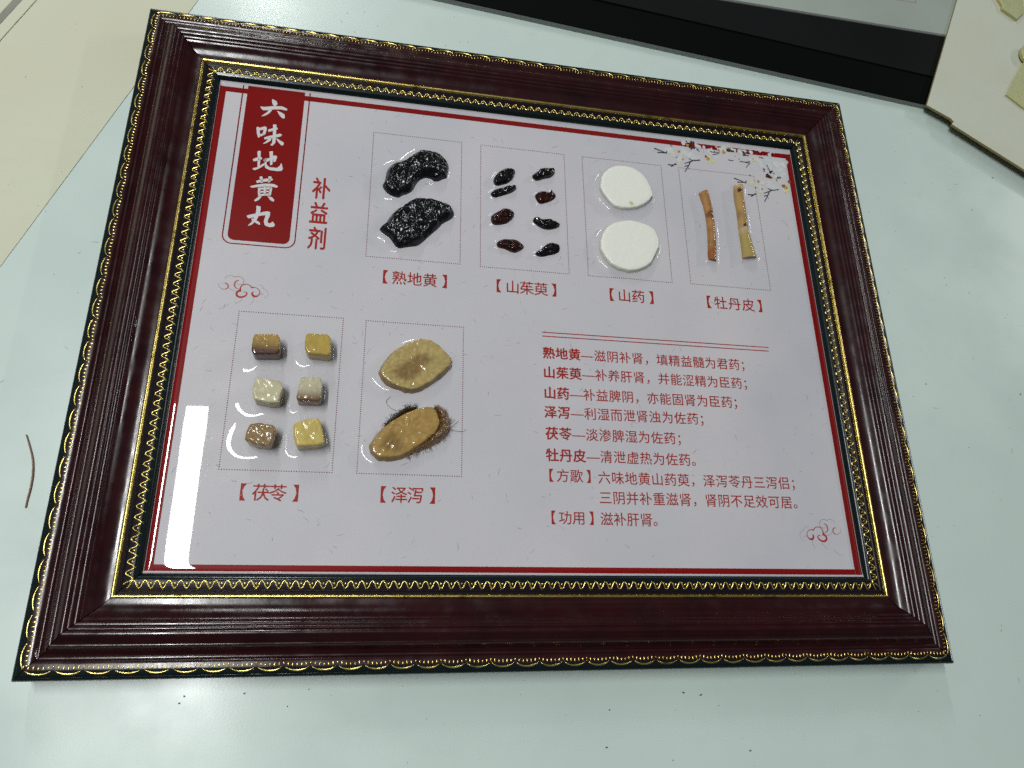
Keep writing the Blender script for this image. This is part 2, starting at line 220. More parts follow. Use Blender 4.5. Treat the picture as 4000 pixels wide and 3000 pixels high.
DARK = [(112.77,139.28,1.29),(114.32,138.89,1.17),(111.96,136.49,1.39),(113.41,135.2,1.6),(111.27,134.91,0.96),(112.48,133.88,1.18),(114.38,134.44,
    0.96),(116.66,133.56,0.96),(109.33,139.1,0.85),(108.41,135.11,0.64),(129.09,133.45,0.86),(139.01,135.97,1.42),(141.15,135.96,1.43),(142.5,135.96,0.77),
    (150.25,135.38,1.21),(150.88,133.97,1.21),(149.74,133.52,0.77),(153.79,135.56,1.11),(153.27,133.69,0.78),(157.68,138.19,0.89),(160.93,138.02,0.89),
    (165.35,138.31,0.78),(143.59,131.8,0.38),(146.06,130.04,0.49),(146.95,134.94,0.33),(163.33,123.96,0.99),(163.39,122.49,0.77),(167.96,122.18,1.44),
    (169.15,122.92,1.11),(165.44,119.79,1.77),(166.33,118.43,1.77),(167.35,117.97,1.1),(172.84,118.36,1.22),(174.55,118.86,0.89),(164.68,118.22,0.99),
    (180.77,116.68,0.78),(155.27,108.6,0.66),(152.5,117.76,0.66),(163.32,101.2,0.38),(109.02,117.73,0.52)]

# ------------------------------------------------------------------ helpers
def mat(name, col, rough=0.5, coat=0.0, coat_rough=0.03, metal=0.0, bump=None, mottle=None, attr=None, ior=1.5, spec=0.5,
        sss=0.0, flat=False, rmottle=None):
    """bump = list of (scale per metre, depth in metres); mottle = (scale, second colour, low, high)"""
    m = bpy.data.materials.new(name)
    m.use_nodes = True
    n, l = m.node_tree.nodes, m.node_tree.links
    b = n['Principled BSDF']
    b.inputs['Base Color'].default_value = (*col, 1)
    b.inputs['Roughness'].default_value = rough
    b.inputs['Metallic'].default_value = metal
    b.inputs['IOR'].default_value = ior
    b.inputs['Specular IOR Level'].default_value = spec
    b.inputs['Coat Weight'].default_value = coat
    b.inputs['Coat Roughness'].default_value = coat_rough
    if sss:
        b.inputs['Subsurface Weight'].default_value = sss
        b.inputs['Subsurface Radius'].default_value = (0.004, 0.003, 0.0015)
        b.inputs['Subsurface Scale'].default_value = 1.0
    tc = n.new('ShaderNodeTexCoord')
    out = None
    if attr:
        a = n.new('ShaderNodeAttribute')
        a.attribute_name = attr
        out = a.outputs['Color']
    for k in (mottle or []):
        sc, col2, lo, hi = k
        t = n.new('ShaderNodeTexNoise')
        t.inputs['Scale'].default_value = sc
        t.inputs['Detail'].default_value = 6
        l.new(tc.outputs['Object'], t.inputs['Vector'])
        mr = n.new('ShaderNodeMapRange')
        mr.inputs[1].default_value, mr.inputs[2].default_value = lo, hi
        l.new(t.outputs['Fac'], mr.inputs[0])
        mx = n.new('ShaderNodeMix')
        mx.data_type = 'RGBA'
        l.new(mr.outputs[0], mx.inputs[0])
        if out:
            l.new(out, mx.inputs[6])
        else:
            mx.inputs[6].default_value = (*col, 1)
        mx.inputs[7].default_value = (*col2, 1)
        out = mx.outputs[2]
    if out:
        l.new(out, b.inputs['Base Color'])
    if rmottle:
        t = n.new('ShaderNodeTexNoise')
        t.inputs['Scale'].default_value = rmottle[0]
        t.inputs['Detail'].default_value = 7
        l.new(tc.outputs['Object'], t.inputs['Vector'])
        mr = n.new('ShaderNodeMapRange')
        mr.inputs[1].default_value, mr.inputs[2].default_value = 0.35, 0.68
        mr.inputs[3].default_value, mr.inputs[4].default_value = rmottle[1], rmottle[2]
        l.new(t.outputs['Fac'], mr.inputs[0])
        l.new(mr.outputs[0], b.inputs['Roughness'])
    if flat:      # the sheet lies flat; only the clear resin over it follows the mesh
        nv = n.new('ShaderNodeCombineXYZ')
        nv.inputs[2].default_value = 1.0
        l.new(nv.outputs[0], b.inputs['Normal'])
    prev = None
    for sc, dep in (bump or []):
        t = n.new('ShaderNodeTexNoise')
        t.inputs['Scale'].default_value = sc
        t.inputs['Detail'].default_value = 3
        l.new(tc.outputs['Object'], t.inputs['Vector'])
        bp = n.new('ShaderNodeBump')
        bp.inputs['Strength'].default_value = 1.0
        bp.inputs['Distance'].default_value = dep
        l.new(t.outputs['Fac'], bp.inputs['Height'])
        if prev:
            l.new(prev.outputs[0], bp.inputs['Normal'])
        prev = bp
    if prev:
        l.new(prev.outputs[0], b.inputs['Normal'])
        if coat:
            l.new(prev.outputs[0], b.inputs['Coat Normal'])
    return m

def build(name, verts, faces, material, parent=None, smooth=True, sharp=None, colors=None, midx=None):
    """verts in millimetres -> one mesh object"""
    me = bpy.data.meshes.new(name)
    v = np.asarray(verts, dtype=float) * MM
    me.from_pydata(v.tolist(), [], [tuple(int(i) for i in f) for f in faces])
    for m in (material if isinstance(material, (list, tuple)) else [material]):
        me.materials.append(m)
    if smooth:
        me.polygons.foreach_set('use_smooth', [True] * len(me.polygons))
        if sharp:
            me.set_sharp_from_angle(angle=math.radians(sharp))
    if midx is not None:
        me.polygons.foreach_set('material_index', midx)
    if colors is not None:
        ca = me.color_attributes.new('tint', 'FLOAT_COLOR', 'POINT')
        c4 = np.ones((len(verts), 4))
        c4[:, :3] = colors
        ca.data.foreach_set('color', c4.ravel())
    me.update()
    o = bpy.data.objects.new(name, me)
    COL.objects.link(o)
    if parent:
        o.parent = parent
    return o

def tag(o, label, cat, group=None):
    o['label'] = label
    o['category'] = cat
    if group:
        o['group'] = group
    return o

def thing(name, label, cat, group=None):
    o = bpy.data.objects.new(name, None)
    o.empty_display_size = 0.01
    COL.objects.link(o)
    return tag(o, label, cat, group)

class Bag:
    """collects pieces of one mesh"""
    def __init__(self):
        self.v, self.f, self.c, self.m = [], [], [], []
    def add(self, vs, fs, col=None, mi=0):
        k = len(self.v)
        self.v += [tuple(p) for p in vs]
        self.f += [tuple(i + k for i in f) for f in fs]
        self.m += [mi] * len(fs)
        if col is not None:
            self.c += [col] * len(vs) if np.ndim(col) == 1 else [tuple(c) for c in col]
    def build(self, name, material, parent=None, **k):
        if self.c:
            k['colors'] = np.array(self.c)
        if any(self.m):
            k['midx'] = self.m
        return build(name, self.v, self.f, material, parent, **k)

def seg_dist(px, py, poly, closed=True):
    """distance of points to a polyline"""
    P = np.array(poly, float)
    Q = np.roll(P, -1, 0) if closed else P[1:]
    P0 = P if closed else P[:-1]
    best = np.full(px.shape, 1e9)
    for (ax, ay), (bx, by) in zip(P0, Q):
        dx, dy = bx - ax, by - ay
        t = np.clip(((px - ax) * dx + (py - ay) * dy) / (dx * dx + dy * dy + 1e-12), 0, 1)
        best = np.minimum(best, (px - ax - t * dx) ** 2 + (py - ay - t * dy) ** 2)
    return np.sqrt(best)

def inside(px, py, poly):
    P = np.array(poly, float)
    Q = np.roll(P, -1, 0)
    c = np.zeros(px.shape, bool)
    for (ax, ay), (bx, by) in zip(P, Q):
        if ay == by:
            continue
        hit = ((ay > py) != (by > py)) & (px < (bx - ax) * (py - ay) / (by - ay) + ax)
        c ^= hit
    return c

def smooth_poly(poly, n=2):
    P = np.array(poly, float)
    for _ in range(n):
        Q = np.roll(P, -1, 0)
        P = np.stack([0.75 * P + 0.25 * Q, 0.25 * P + 0.75 * Q], 1).reshape(-1, 2)
    return P

def dense(poly, step):
    out = []
    P = np.array(poly, float)
    for a, b in zip(P, np.roll(P, -1, 0)):
        n = max(1, int(round(np.linalg.norm(b - a) / step)))
        out += [a + (b - a) * k / n for k in range(n)]
    return np.array(out)

def fatten(P, by):
    P = np.array(P, float)
    T = np.roll(P, -1, 0) - np.roll(P, 1, 0)
    N = np.column_stack([T[:, 1], -T[:, 0]]) / (np.linalg.norm(T, axis=1)[:, None] + 1e-9)
    if (P[:, 0] * np.roll(P[:, 1], -1) - np.roll(P[:, 0], -1) * P[:, 1]).sum() < 0:
        N = -N
    return P + N * by

def smooth_line(pts, n=2):
    P = np.array(pts, float)
    for _ in range(n):
        A, B = P[:-1], P[1:]
        M = np.stack([0.75 * A + 0.25 * B, 0.25 * A + 0.75 * B], 1).reshape(-1, P.shape[1])
        P = np.vstack([P[:1], M, P[-1:]])
    return P

def value_noise(px, py, size, seed):
    r = np.random.default_rng(seed)
    G = r.random((64, 64))
    u, v = px / size, py / size
    i, j = np.floor(u).astype(int), np.floor(v).astype(int)
    fu, fv = u - i, v - j
    fu, fv = fu * fu * (3 - 2 * fu), fv * fv * (3 - 2 * fv)
    g = lambda a, b: G[a % 64, b % 64]
    return (g(i, j) * (1 - fu) + g(i + 1, j) * fu) * (1 - fv) + (g(i, j + 1) * (1 - fu) + g(i + 1, j + 1) * fu) * fv - 0.5

def tube(path, rad, sides=8, z0=None, caps=True):
    """round tube along 3-D points (mm)"""
    P = np.array(path, float)
    R = np.broadcast_to(np.array(rad, float), (len(P),))
    T = np.gradient(P, axis=0)
    T /= np.linalg.norm(T, axis=1)[:, None] + 1e-12
    up = np.array([0, 0, 1.0])
    vs, fs = [], []
    for p, t, r in zip(P, T, R):
        s = np.cross(t, up)
        if np.linalg.norm(s) < 1e-3:
            s = np.array([1.0, 0, 0])
        s /= np.linalg.norm(s)
        w = np.cross(s, t)
        for k in range(sides):
            a = 2 * math.pi * k / sides
            vs.append(p + r * (math.cos(a) * s + math.sin(a) * w))
    for i in range(len(P) - 1):
        for k in range(sides):
            a, b = i * sides + k, i * sides + (k + 1) % sides
            fs.append((a, b, b + sides, a + sides))
    if caps:
        fs.append(tuple(range(sides))[::-1])
        fs.append(tuple((len(P) - 1) * sides + k for k in range(sides)))
    return vs, fs

# ------------------------------------------------------------------ materials
M_table = mat('white_laminate', (0.555, 0.65, 0.61), 0.25, rmottle=(14, 0.17, 0.36), bump=[(900, 0.00001)],
              mottle=[(9, (0.515, 0.605, 0.57), 0.35, 0.75), (60, (0.525, 0.615, 0.58), 0.5, 0.8)])
M_mahog = mat('mahogany_lacquer', (0.025, 0.0037, 0.0050), 0.19, coat=0.0, spec=0.42, rmottle=(120, 0.13, 0.30), bump=[(900, 0.00001)],
              mottle=[(45, (0.013, 0.0024, 0.0035), 0.38, 0.72)])
M_green = mat('dark_green_lacquer', (0.004, 0.009, 0.010), 0.20, spec=0.4, bump=[(500, 0.00003)])
M_plum = mat('plum_black_lacquer', (0.009, 0.006, 0.010), 0.3, spec=0.15, bump=[(900, 0.00004)])
M_gold = mat('gilt', (0.74, 0.585, 0.185), 0.28, metal=1.0, bump=[(1500, 0.00006)],
             mottle=[(500, (0.50, 0.34, 0.06), 0.52, 0.75), (140, (0.22, 0.16, 0.04), 0.56, 0.72)])
M_paper = mat('resin_coated_paper', (0.52, 0.505, 0.535), 0.6, coat=1.0, coat_rough=0.012, spec=0.0, flat=True,
              mottle=[(9, (0.45, 0.45, 0.50), 0.42, 0.72), (13, (0.555, 0.52, 0.545), 0.45, 0.75), (1500, (0.48, 0.47, 0.50), 0.5, 0.75)])
def ink(name, col):
    return mat(name, col, 0.6, coat=1.0, coat_rough=0.012, spec=0.0, flat=True)
M_red = ink('red_ink', (0.19, 0.0045, 0.0045))
M_redtext = ink('red_lettering_ink', (0.31, 0.022, 0.016))
M_white = ink('white_lettering_ink', (0.58, 0.565, 0.58))
M_dots = ink('dotted_line_ink', (0.17, 0.035, 0.045))
M_fibre = ink('grey_fibre_ink', (0.30, 0.30, 0.31))
M_tint = mat('printed_colours', (1, 1, 1), 0.6, coat=1.0, coat_rough=0.012, attr='tint', spec=0.0, flat=True)

# ------------------------------------------------------------------ the table
X0, X1, Y0, Y1 = -900, 1100, -700, 900
build('table_top', [(X0, Y0, 0), (X1, Y0, 0), (X1, Y1, 0), (X0, Y1, 0), (X0, Y0, -30), (X1, Y0, -30), (X1, Y1, -30), (X0, Y1, -30)],
      [(0, 1, 2, 3), (7, 6, 5, 4), (0, 4, 5, 1), (1, 5, 6, 2), (2, 6, 7, 3), (3, 7, 4, 0)], M_table, smooth=False)['kind'] = 'structure'

# ------------------------------------------------------------------ the frame: four mitred rails with gilt trims
W, H, RIM, ZP = 460.0, 374.13, 18.0, 15.1
frame = thing('picture_frame', 'mahogany picture frame with gilt scalloped edging round a resin-coated herb display', 'picture frame')
PROFILE = [  # (distance in from the outer edge, height over the rim, zone) zone 0 green, 1 mahogany, 2 plum, 3 gilt bead
    (1.6, -17.5, 0), (0.5, -16.0, 0), (0.1, -9.0, 0), (0.0, -1.0, 0), (0.25, -0.2, 0), (0.8, 0.35, 0), (1.3, 0.55, 0), (1.5, 0.42, 0),
    (1.75, 0.62, 0), (2.6, 0.95, 0), (4.2, 1.35, 0), (4.8, 1.4, 1), (6.5, 1.35, 1), (7.9, 1.0, 1), (8.1, 0.8, 1), (8.3, 0.95, 1),
    (9.0, 1.15, 1), (9.7, 0.95, 1), (10.1, 0.55, 1), (10.5, 0.7, 1), (11.5, 1.7, 1), (12.8, 3.4, 1), (13.8, 4.9, 1), (14.2, 5.2, 1),
    (14.5, 5.15, 1), (15.2, 5.5, 1), (16.5, 6.6, 1), (17.6, 7.6, 1), (18.3, 8.0, 1), (19.0, 8.1, 1), (19.7, 7.9, 1), (20.3, 7.35, 1),
    (20.6, 7.1, 1), (20.9, 7.3, 1), (21.5, 7.25, 1), (22.2, 6.7, 1), (22.6, 6.15, 1), (22.9, 6.2, 1), (23.5, 6.1, 1), (24.1, 5.6, 1),
    (24.5, 5.05, 1), (24.8, 5.15, 1), (25.3, 4.95, 1), (26.2, 4.15, 1), (27.2, 3.25, 1), (28.5, 2.35, 1), (30.0, 1.65, 1), (31.5, 1.3, 1),
    (33.0, 1.2, 1), (33.9, 1.25, 1), (36.0, 0.75, 2), (36.9, 0.55, 2), (37.1, 0.8, 2), (37.5, 0.95, 2), (37.9, 0.8, 2), (38.1, 0.55, 2),
    (39.0, 0.75, 2), (40.5, 1.05, 2), (42.0, 1.15, 2), (42.5, 0.85, 0), (42.8, 1.0, 0), (43.5, 0.8, 0), (44.2, 0.2, 0), (44.9, -0.9, 0),
    (45.4, -2.2, 0), (45.6, -3.2, 0), (45.6, -8.0, 0)]
BEAD = [(33.9, 1.2), (34.0, 1.75), (34.3, 2.15), (34.7, 2.3), (35.2, 2.1), (35.6, 1.6), (35.9, 0.8)]
def prof_z(d):
    q = np.array([p[:2] for p in PROFILE])
    return float(np.interp(d, q[3:, 0], q[3:, 1]))

SIDES = [((-W / 2, -H / 2), (1, 0), (0, 1), W), ((W / 2, -H / 2), (0, 1), (-1, 0), H),
         ((W / 2, H / 2), (-1, 0), (0, -1), W), ((-W / 2, H / 2), (0, -1), (1, 0), H)]

def strip(bag, pts_rows, mi=None):
    """rows of equal length -> quads"""
    n = len(pts_rows[0])
    vs = [p for r in pts_rows for p in r]
    fs, ms = [], []
    for i in range(len(pts_rows) - 1):
        for k in range(n - 1):
            a = i * n + k
            fs.append((a, a + 1, a + n + 1, a + n))
    bag.add(vs, fs)

for (ox, oy), (tx, ty), (nx, ny), L in SIDES:
    def P(s, d, z):
        return (ox + tx * s + nx * d, oy + ty * s + ny * d, RIM + z)
    gap = 0.26
    NS = 12
    vs, fs, mi = [], [], []
    wob = rng.normal(0, 0.05, NS + 1)
    for k in range(NS + 1):
        for d, z, zone in PROFILE:
            s = d + gap + (L - 2 * d - 2 * gap) * k / NS
            vs.append(P(s, d, z + (wob[k] if 8 < d < 33 else 0)))
    n = len(PROFILE)
    for k in range(NS):
        for i in range(n - 1):
            a = k * n + i
            fs.append((a, a + n, a + n + 1, a + 1))
            mi.append(min(PROFILE[i + 1][2], 2) if PROFILE[i][2] != 2 or PROFILE[i + 1][2] == 2 else PROFILE[i + 1][2])
    fs.append(tuple(range(n)))
    fs.append(tuple(NS * n + i for i in range(n))[::-1])
    mi += [1, 1]
    rail = build('rail', vs, fs, [M_green, M_mahog, M_plum], frame, smooth=True, sharp=38, midx=mi)
    # gilt bead
    vs, fs = [], []
    for k in range(2):
        for d, z in BEAD:
            vs.append(P(d + (L - 2 * d) * k, d, z))
    nb = len(BEAD)
    for i in range(nb - 1):
        fs.append((i, i + nb, i + nb + 1, i + 1))
    build('gilt_bead', vs, fs, M_gold, rail)
    # scalloped outer trim: arcs and little teeth pressed in gold
    bag = Bag()
    count = round((L - 9) / 11.9)
    pitch = (L - 9) / count
    for c in range(count):
        s0 = 4.5 + pitch * c
        rows = []
        for q in range(13):
            u = q / 12
            arc = (1 - (2 * u - 1) ** 2) ** 0.62
            d = 5.3 - 2.6 * arc
            wd = 0.30 + 0.13 * arc
            wd *= random.uniform(0.85, 1.12)
            s = s0 + pitch * u
            ddx = (2 * u - 1) * 0.25
            rows.append([P(s + ddx, d + wd, prof_z(d + wd) - 0.03), P(s, d, prof_z(d) + 0.40), P(s - ddx, d - wd, prof_z(d - wd) - 0.03)])
        strip(bag, rows)
        for q in range(6):
            u = (q + 0.0) / 6 if q else 0.0
            s = s0 + pitch * u
            arc = (1 - (2 * u - 1) ** 2) ** 0.62 if q else 0
            d0 = 5.35 - 1.35 * arc + (0.1 if q else 0.0)
            d1 = d0 + (1.9 if q else 1.2) * random.uniform(0.85, 1.1)
            r = 0.33 * random.uniform(0.8, 1.15)
            dm = (d0 + d1) / 2
            cs = [(s, d0, 0), (s - r, dm - 0.25, 0), (s - r * 0.8, d1 - 0.2, 0), (s, d1, 0), (s + r * 0.8, d1 - 0.2, 0), (s + r, dm - 0.25, 0)]
            pts = [P(a, b, prof_z(b) - 0.02) for a, b, _ in cs] + [P(s, dm - 0.1, prof_z(dm) + 0.36)]
            bag.add(pts, [(i, (i + 1) % 6, 6) for i in range(6)])
    bag.build('scallop_trim', M_gold, rail)
    # inner wave trim with a drop in every cup
    bag = Bag()
    count = round((L - 80) / 5.1)
    pitch = (L - 80) / count
    rows = []
    NW = count * 10
    for q in range(NW + 1):
        ph = 2 * math.pi * q / 10
        c = math.cos(ph)
        d = 40.2 - 1.75 * math.copysign(abs(c) ** 0.75, c)
        s = 40 + (L - 80) * q / NW
        dd = 1.75 * math.sin(ph) * 0.55
        t = np.array([pitch / 10, dd * 2 * math.pi / 10])
        t /= np.linalg.norm(t) + 1e-9
        w = 0.37 * random.uniform(0.88, 1.1)
        e = (-t[1] * w, t[0] * w)
        rows.append([P(s + e[0], d + e[1], prof_z(d + e[1]) - 0.03), P(s, d, prof_z(d) + 0.46), P(s - e[0], d - e[1], prof_z(d - e[1]) - 0.03)])
    strip(bag, rows)
    for q in range(count):
        s = 40 + pitch * q
        if q == 0:
            continue
        r = 0.42
        cs = [(s + r * math.cos(a), 40.7 + 1.6 * r * math.sin(a)) for a in np.arange(6) * math.pi / 3]
        bag.add([P(a, b, prof_z(b) - 0.02) for a, b in cs] + [P(s, 40.7, prof_z(40.7) + 0.34)], [(i, (i + 1) % 6, 6) for i in range(6)])
    bag.build('wave_trim', M_gold, rail)

M_back = mat('fibreboard', (0.16, 0.10, 0.06), 0.8)
a, b, z0, z1 = W / 2 - 12, H / 2 - 12, 0.5, 9.0
build('backing_board', [(x, y, z) for z in (z0, z1) for x, y in ((-a, -b), (a, -b), (a, b), (-a, b))],
      [(3, 2, 1, 0), (4, 5, 6, 7), (0, 1, 5, 4), (1, 2, 6, 5), (2, 3, 7, 6), (3, 0, 4, 7)], M_back, frame, smooth=False)

# ------------------------------------------------------------------ printed sheet under poured resin: its surface climbs to the specimens
EX, EY = W / 2 - 45.6, H / 2 - 45.6
FOOT = []          # (polygon, climb, reach)
for p in LUMPS:
    FOOT.append((smooth_poly(p, 3), 1.9, 2.3))
for p in BERRIES:
    FOOT.append((smooth_poly(p, 1), 1.0, 1.5))
for p in DISCS:
    FOOT.append((smooth_poly(p, 2), 2.9, 2.3))
for l, r in STICKS:
    FOOT.append((np.array(list(l) + list(r)[::-1]), 2.2, 2.2))
for p in CUBES:
    FOOT.append((smooth_poly(p, 3), 3.0, 2.6))
for p in SLICES:
    FOOT.append((smooth_poly(p, 2), 2.4, 2.4))

def axis(e, step):
    inner = np.arange(-e + 4, e - 4 + 1e-6, step)
    edge = np.concatenate([np.arange(0, 2.0, 0.16), np.arange(2.0, 4.0, 0.4)])
    return np.unique(np.concatenate([-e - 1.5 + edge * 0 - 0.0 if False else -e - 0.4 + edge, inner, e + 0.4 - edge]))

def resin_h(px, py):
    """height of the resin over the sheet, mm"""
    px, py = np.asarray(px, float), np.asarray(py, float)
    d = np.minimum(EX - np.abs(px), EY - np.abs(py))
    h = 0.5 * np.exp(-np.maximum(d, -0.3) / 0.38)
    h += 0.75 * np.exp(-np.maximum(EY + py, -0.3) / 1.5)      # the resin ran a little towards the near edge
    h += 0.010 * value_noise(px + 500, py + 500, 37.0, 3) + 0.004 * value_noise(px + 500, py + 500, 11.0, 4)
    for bx, by, br_, amp in ((72.0, -134.0, 13.0, 0.10), (-38.0, -137.0, 6.0, 0.10), (-118.0, 138.0, 6.0, 0.12)):
        rr = np.hypot(px - bx, py - by)
        h += 0.8 * amp * 0.6 * np.cos(rr * 1.1) * np.exp(-(rr / br_) ** 2) * np.clip(rr / 2, 0, 1)
    for poly, climb, reach in FOOT:
        lo, hi = poly.min(0) - 7 * reach, poly.max(0) + 7 * reach
        k = (px > lo[0]) & (px < hi[0]) & (py > lo[1]) & (py < hi[1])
        if not k.any():
            continue
        qx, qy = px[k], py[k]
        dd = seg_dist(qx, qy, poly)
        dd = np.where(inside(qx, qy, poly), 0, dd)
        h[k] = np.maximum(h[k], h[k] * 0.3 + climb * np.exp(-dd / reach) * (1 - np.clip((dd / reach - 5) / 2, 0, 1)))
    return h

xs, ys = axis(EX, 0.45), axis(EY, 0.45)
GX, GY = np.meshgrid(xs, ys)
GH = resin_h(GX.ravel(), GY.ravel())
nxg, nyg = len(xs), len(ys)
idx = np.arange(nxg * nyg).reshape(nyg, nxg)
quads = np.stack([idx[:-1, :-1], idx[:-1, 1:], idx[1:, 1:], idx[1:, :-1]], -1).reshape(-1, 4)
panel = build('printed_panel', np.stack([GX.ravel(), GY.ravel(), ZP + GH], 1), quads, M_paper, frame)

def on_panel(pts, eps):
    q = np.array(pts, float).reshape(-1, 2)
    h = resin_h(q[:, 0], q[:, 1])
    return np.column_stack([q, ZP + h + eps]).tolist()

def rect(bag, x0, y0, x1, y1, eps, nx=1, ny=1, col=None):
    gx, gy = np.linspace(x0, x1, nx + 1), np.linspace(y0, y1, ny + 1)
    pts = [(x, y) for y in gy for x in gx]
    n = nx + 1
    bag.add(on_panel(pts, eps), [(j * n + i, j * n + i + 1, (j + 1) * n + i + 1, (j + 1) * n + i) for j in range(ny) for i in range(nx)], col)

# red border, its lines dip under the frame at left and right
bag = Bag()
bx0, by0, bx1, by1 = BORDER_IN
oy0, oy1 = BORDER_OUT_Y
rect(bag, -EX - 0.2, oy0, bx0, oy1, 0.05, 16, 60)
rect(bag, bx1, oy0, EX + 0.2, oy1, 0.05, 16, 60)
rect(bag, bx0, oy0, bx1, by0, 0.05, 80, 12)
rect(bag, bx0, by1, bx1, oy1, 0.05, 80, 12)
bag.build('border_line', M_red, panel, smooth=False)

def rounded(x0, y0, x1, y1, r, n=8):
    """outline of a banner rounded at its lower corners, counter-clockwise from the top left"""
    pts = [(x0, y1)]
    for k in range(n + 1):
        a = math.pi + (math.pi / 2) * k / n
        pts.append((x0 + r + r * math.cos(a), y0 + r + r * math.sin(a)))
    for k in range(n + 1):
        a = 1.5 * math.pi + (math.pi / 2) * k / n
        pts.append((x1 - r + r * math.cos(a), y0 + r + r * math.sin(a)))
    pts.append((x1, y1))
    return pts
TOP = EY - 0.5
bl, bb, br = BANNER
ol, ob, orr = BANNER_OUT
bag = Bag()
# white field that interrupts the border beside the banner
yy = np.concatenate([bb + 3.6 * (1 - np.cos(np.linspace(0, math.pi / 2, 9))), np.linspace(bb + 3.6, TOP - 5, 12)[1:], np.linspace(TOP - 5, TOP, 26)[1:]])
rowp = []
for y in yy:
    k = min(1.0, (y - bb) / 3.6)
    cut = 3.6 - 3.6 * math.sqrt(max(0.0, 1 - (1 - k) ** 2))
    rowp += [(x, y) for x in np.linspace(bl + cut, br - cut, 9)]
bag.add(on_panel(rowp, 0.07), [(j * 9 + i, j * 9 + i + 1, j * 9 + i + 10, j * 9 + i + 9) for j in range(len(yy) - 1) for i in range(8)])
g2, g3 = rounded(ol, ob, orr, TOP, 5.4), rounded(ol + 0.65, ob + 0.65, orr - 0.65, TOP, 4.8)
n = len(g2)
bag.add(on_panel(g2 + g3, 0.07), [(i, i + 1, n + i + 1, n + i) for i in range(n - 1)])
bag.build('title_banner', M_red, panel, smooth=False)
bag = Bag()
for p in TITLE:
    q = fatten(smooth_poly(dense(p, 1.2), 1), 0.08)
    bag.add(on_panel(q, 0.12), [tuple(range(len(q)))[::-1]])
bag.build('title_lettering', M_white, panel, smooth=False)

# lettering from the built-in typeface
GLYPH = {}
def glyph(ch, fat):
    if (ch, fat) not in GLYPH:
        c = bpy.data.curves.new('type', 'FONT')
        c.body = ch
        c.offset = fat
        c.resolution_u = 2
        o = bpy.data.objects.new('type', c)
        COL.objects.link(o)
        bpy.context.view_layer.update()
        me = bpy.data.meshes.new_from_object(o.evaluated_get(bpy.context.evaluated_depsgraph_get()))
        GLYPH[(ch, fat)] = ([(v.co.x - 0.5, v.co.y - 0.38) for v in me.vertices], [tuple(p.vertices) for p in me.polygons])
        bpy.data.objects.remove(o)
        bpy.data.meshes.remove(me)
        bpy.data.curves.remove(c)
    return GLYPH[(ch, fat)]

def letters(bag, ch, x, y, ex, ey, fat):
    v, f = glyph(ch, 0.0)
    shifts = [(0, 0)] if not fat else [(0, 0), (fat, 0), (-fat, 0), (0, fat * .7), (0, -fat * .7)]
    for k, (dx, dy) in enumerate(shifts):
        bag.add(on_panel([(x + (a + dx) * ex, y + (b + dy) * ey) for a, b in v], 0.07 + 0.003 * k), f)

bag = Bag()
for ch, x, y in SUBTITLE:
    letters(bag, ch, x, y, 10.6, 15.3, 0.022)
bag.build('subtitle_lettering', M_redtext, panel, smooth=False)
for pitch, li in CAPTIONS:
    bag = Bag()
    for ch, x, y in li:
        letters(bag, ch, x, y, 8.7, 9.0, 0.009)
    bag.build('caption', M_redtext, panel, smooth=False)
bag = Bag()
for pitch, bold, li in BODY:
    for k, (ch, x, y) in enumerate(li):
        letters(bag, ch, x, y, 7.4, 7.6, 0.028 if k < bold else 0.007)
for (x0, y0), (x1, y1) in RULES:
    yy = (y0 + y1) / 2
    rect(bag, x0, yy - 0.28, x1, yy + 0.28, 0.07, 20, 1)
bag.build('recipe_lettering', M_redtext, panel, smooth=False)

for x0, y0, x1, y1 in BOXES:
    bag = Bag()
    pts = []
    for (ax, ay), (bx, by) in (((x0, y0), (x1, y0)), ((x1, y0), (x1, y1)), ((x1, y1), (x0, y1)), ((x0, y1), (x0, y0))):
        n = round(math.hypot(bx - ax, by - ay) / 1.22)
        pts += [(ax + (bx - ax) * k / n, ay + (by - ay) * k / n) for k in range(n)]
    r = 0.32
    for x, y in pts:
        bag.add(on_panel([(x + r * math.cos(t), y + r * math.sin(t)) for t in np.arange(6) * math.pi / 3], 0.06), [tuple(range(6))])
    bag.build('dotted_box', M_dots, panel, smooth=False)

# cloud scroll, printed twice, the second mirrored
CLOUD_COL = [(0.33, 0.24, 0.26), (0.38, 0.11, 0.09), (0.35, 0.035, 0.025)]
def brush(bag, path, widths, eps, col):
    q = np.column_stack([np.array(path, float), widths])
    q = smooth_line(q, 2)
    xy, w = q[:, :2], q[:, 2]
    t = np.gradient(xy, axis=0)
    t /= np.linalg.norm(t, axis=1)[:, None] + 1e-9
    nrm = np.column_stack([-t[:, 1], t[:, 0]])
    A, B = xy + nrm * w[:, None] / 2, xy - nrm * w[:, None] / 2
    n = len(xy)
    bag.add(on_panel(np.vstack([A, B]), eps), [(i, n + i, n + i + 1, i + 1) for i in range(n - 1)], col)
for k, (kx, ky) in enumerate(CLOUD_AT):
    bag = Bag()
    for path, wd, tone in CLOUD:
        sg = -1 if k else 1
        pp = [(kx + sg * a, ky + b + (a * 0.32 if k and False else 0)) for a, b in path]
        wd = [w * 1.3 for w in wd]
        brush(bag, pp[::sg], (wd if not k else wd[::-1]), 0.06 + 0.01 * tone, CLOUD_COL[tone])
    bag.build('cloud_motif', M_tint, panel, smooth=False)

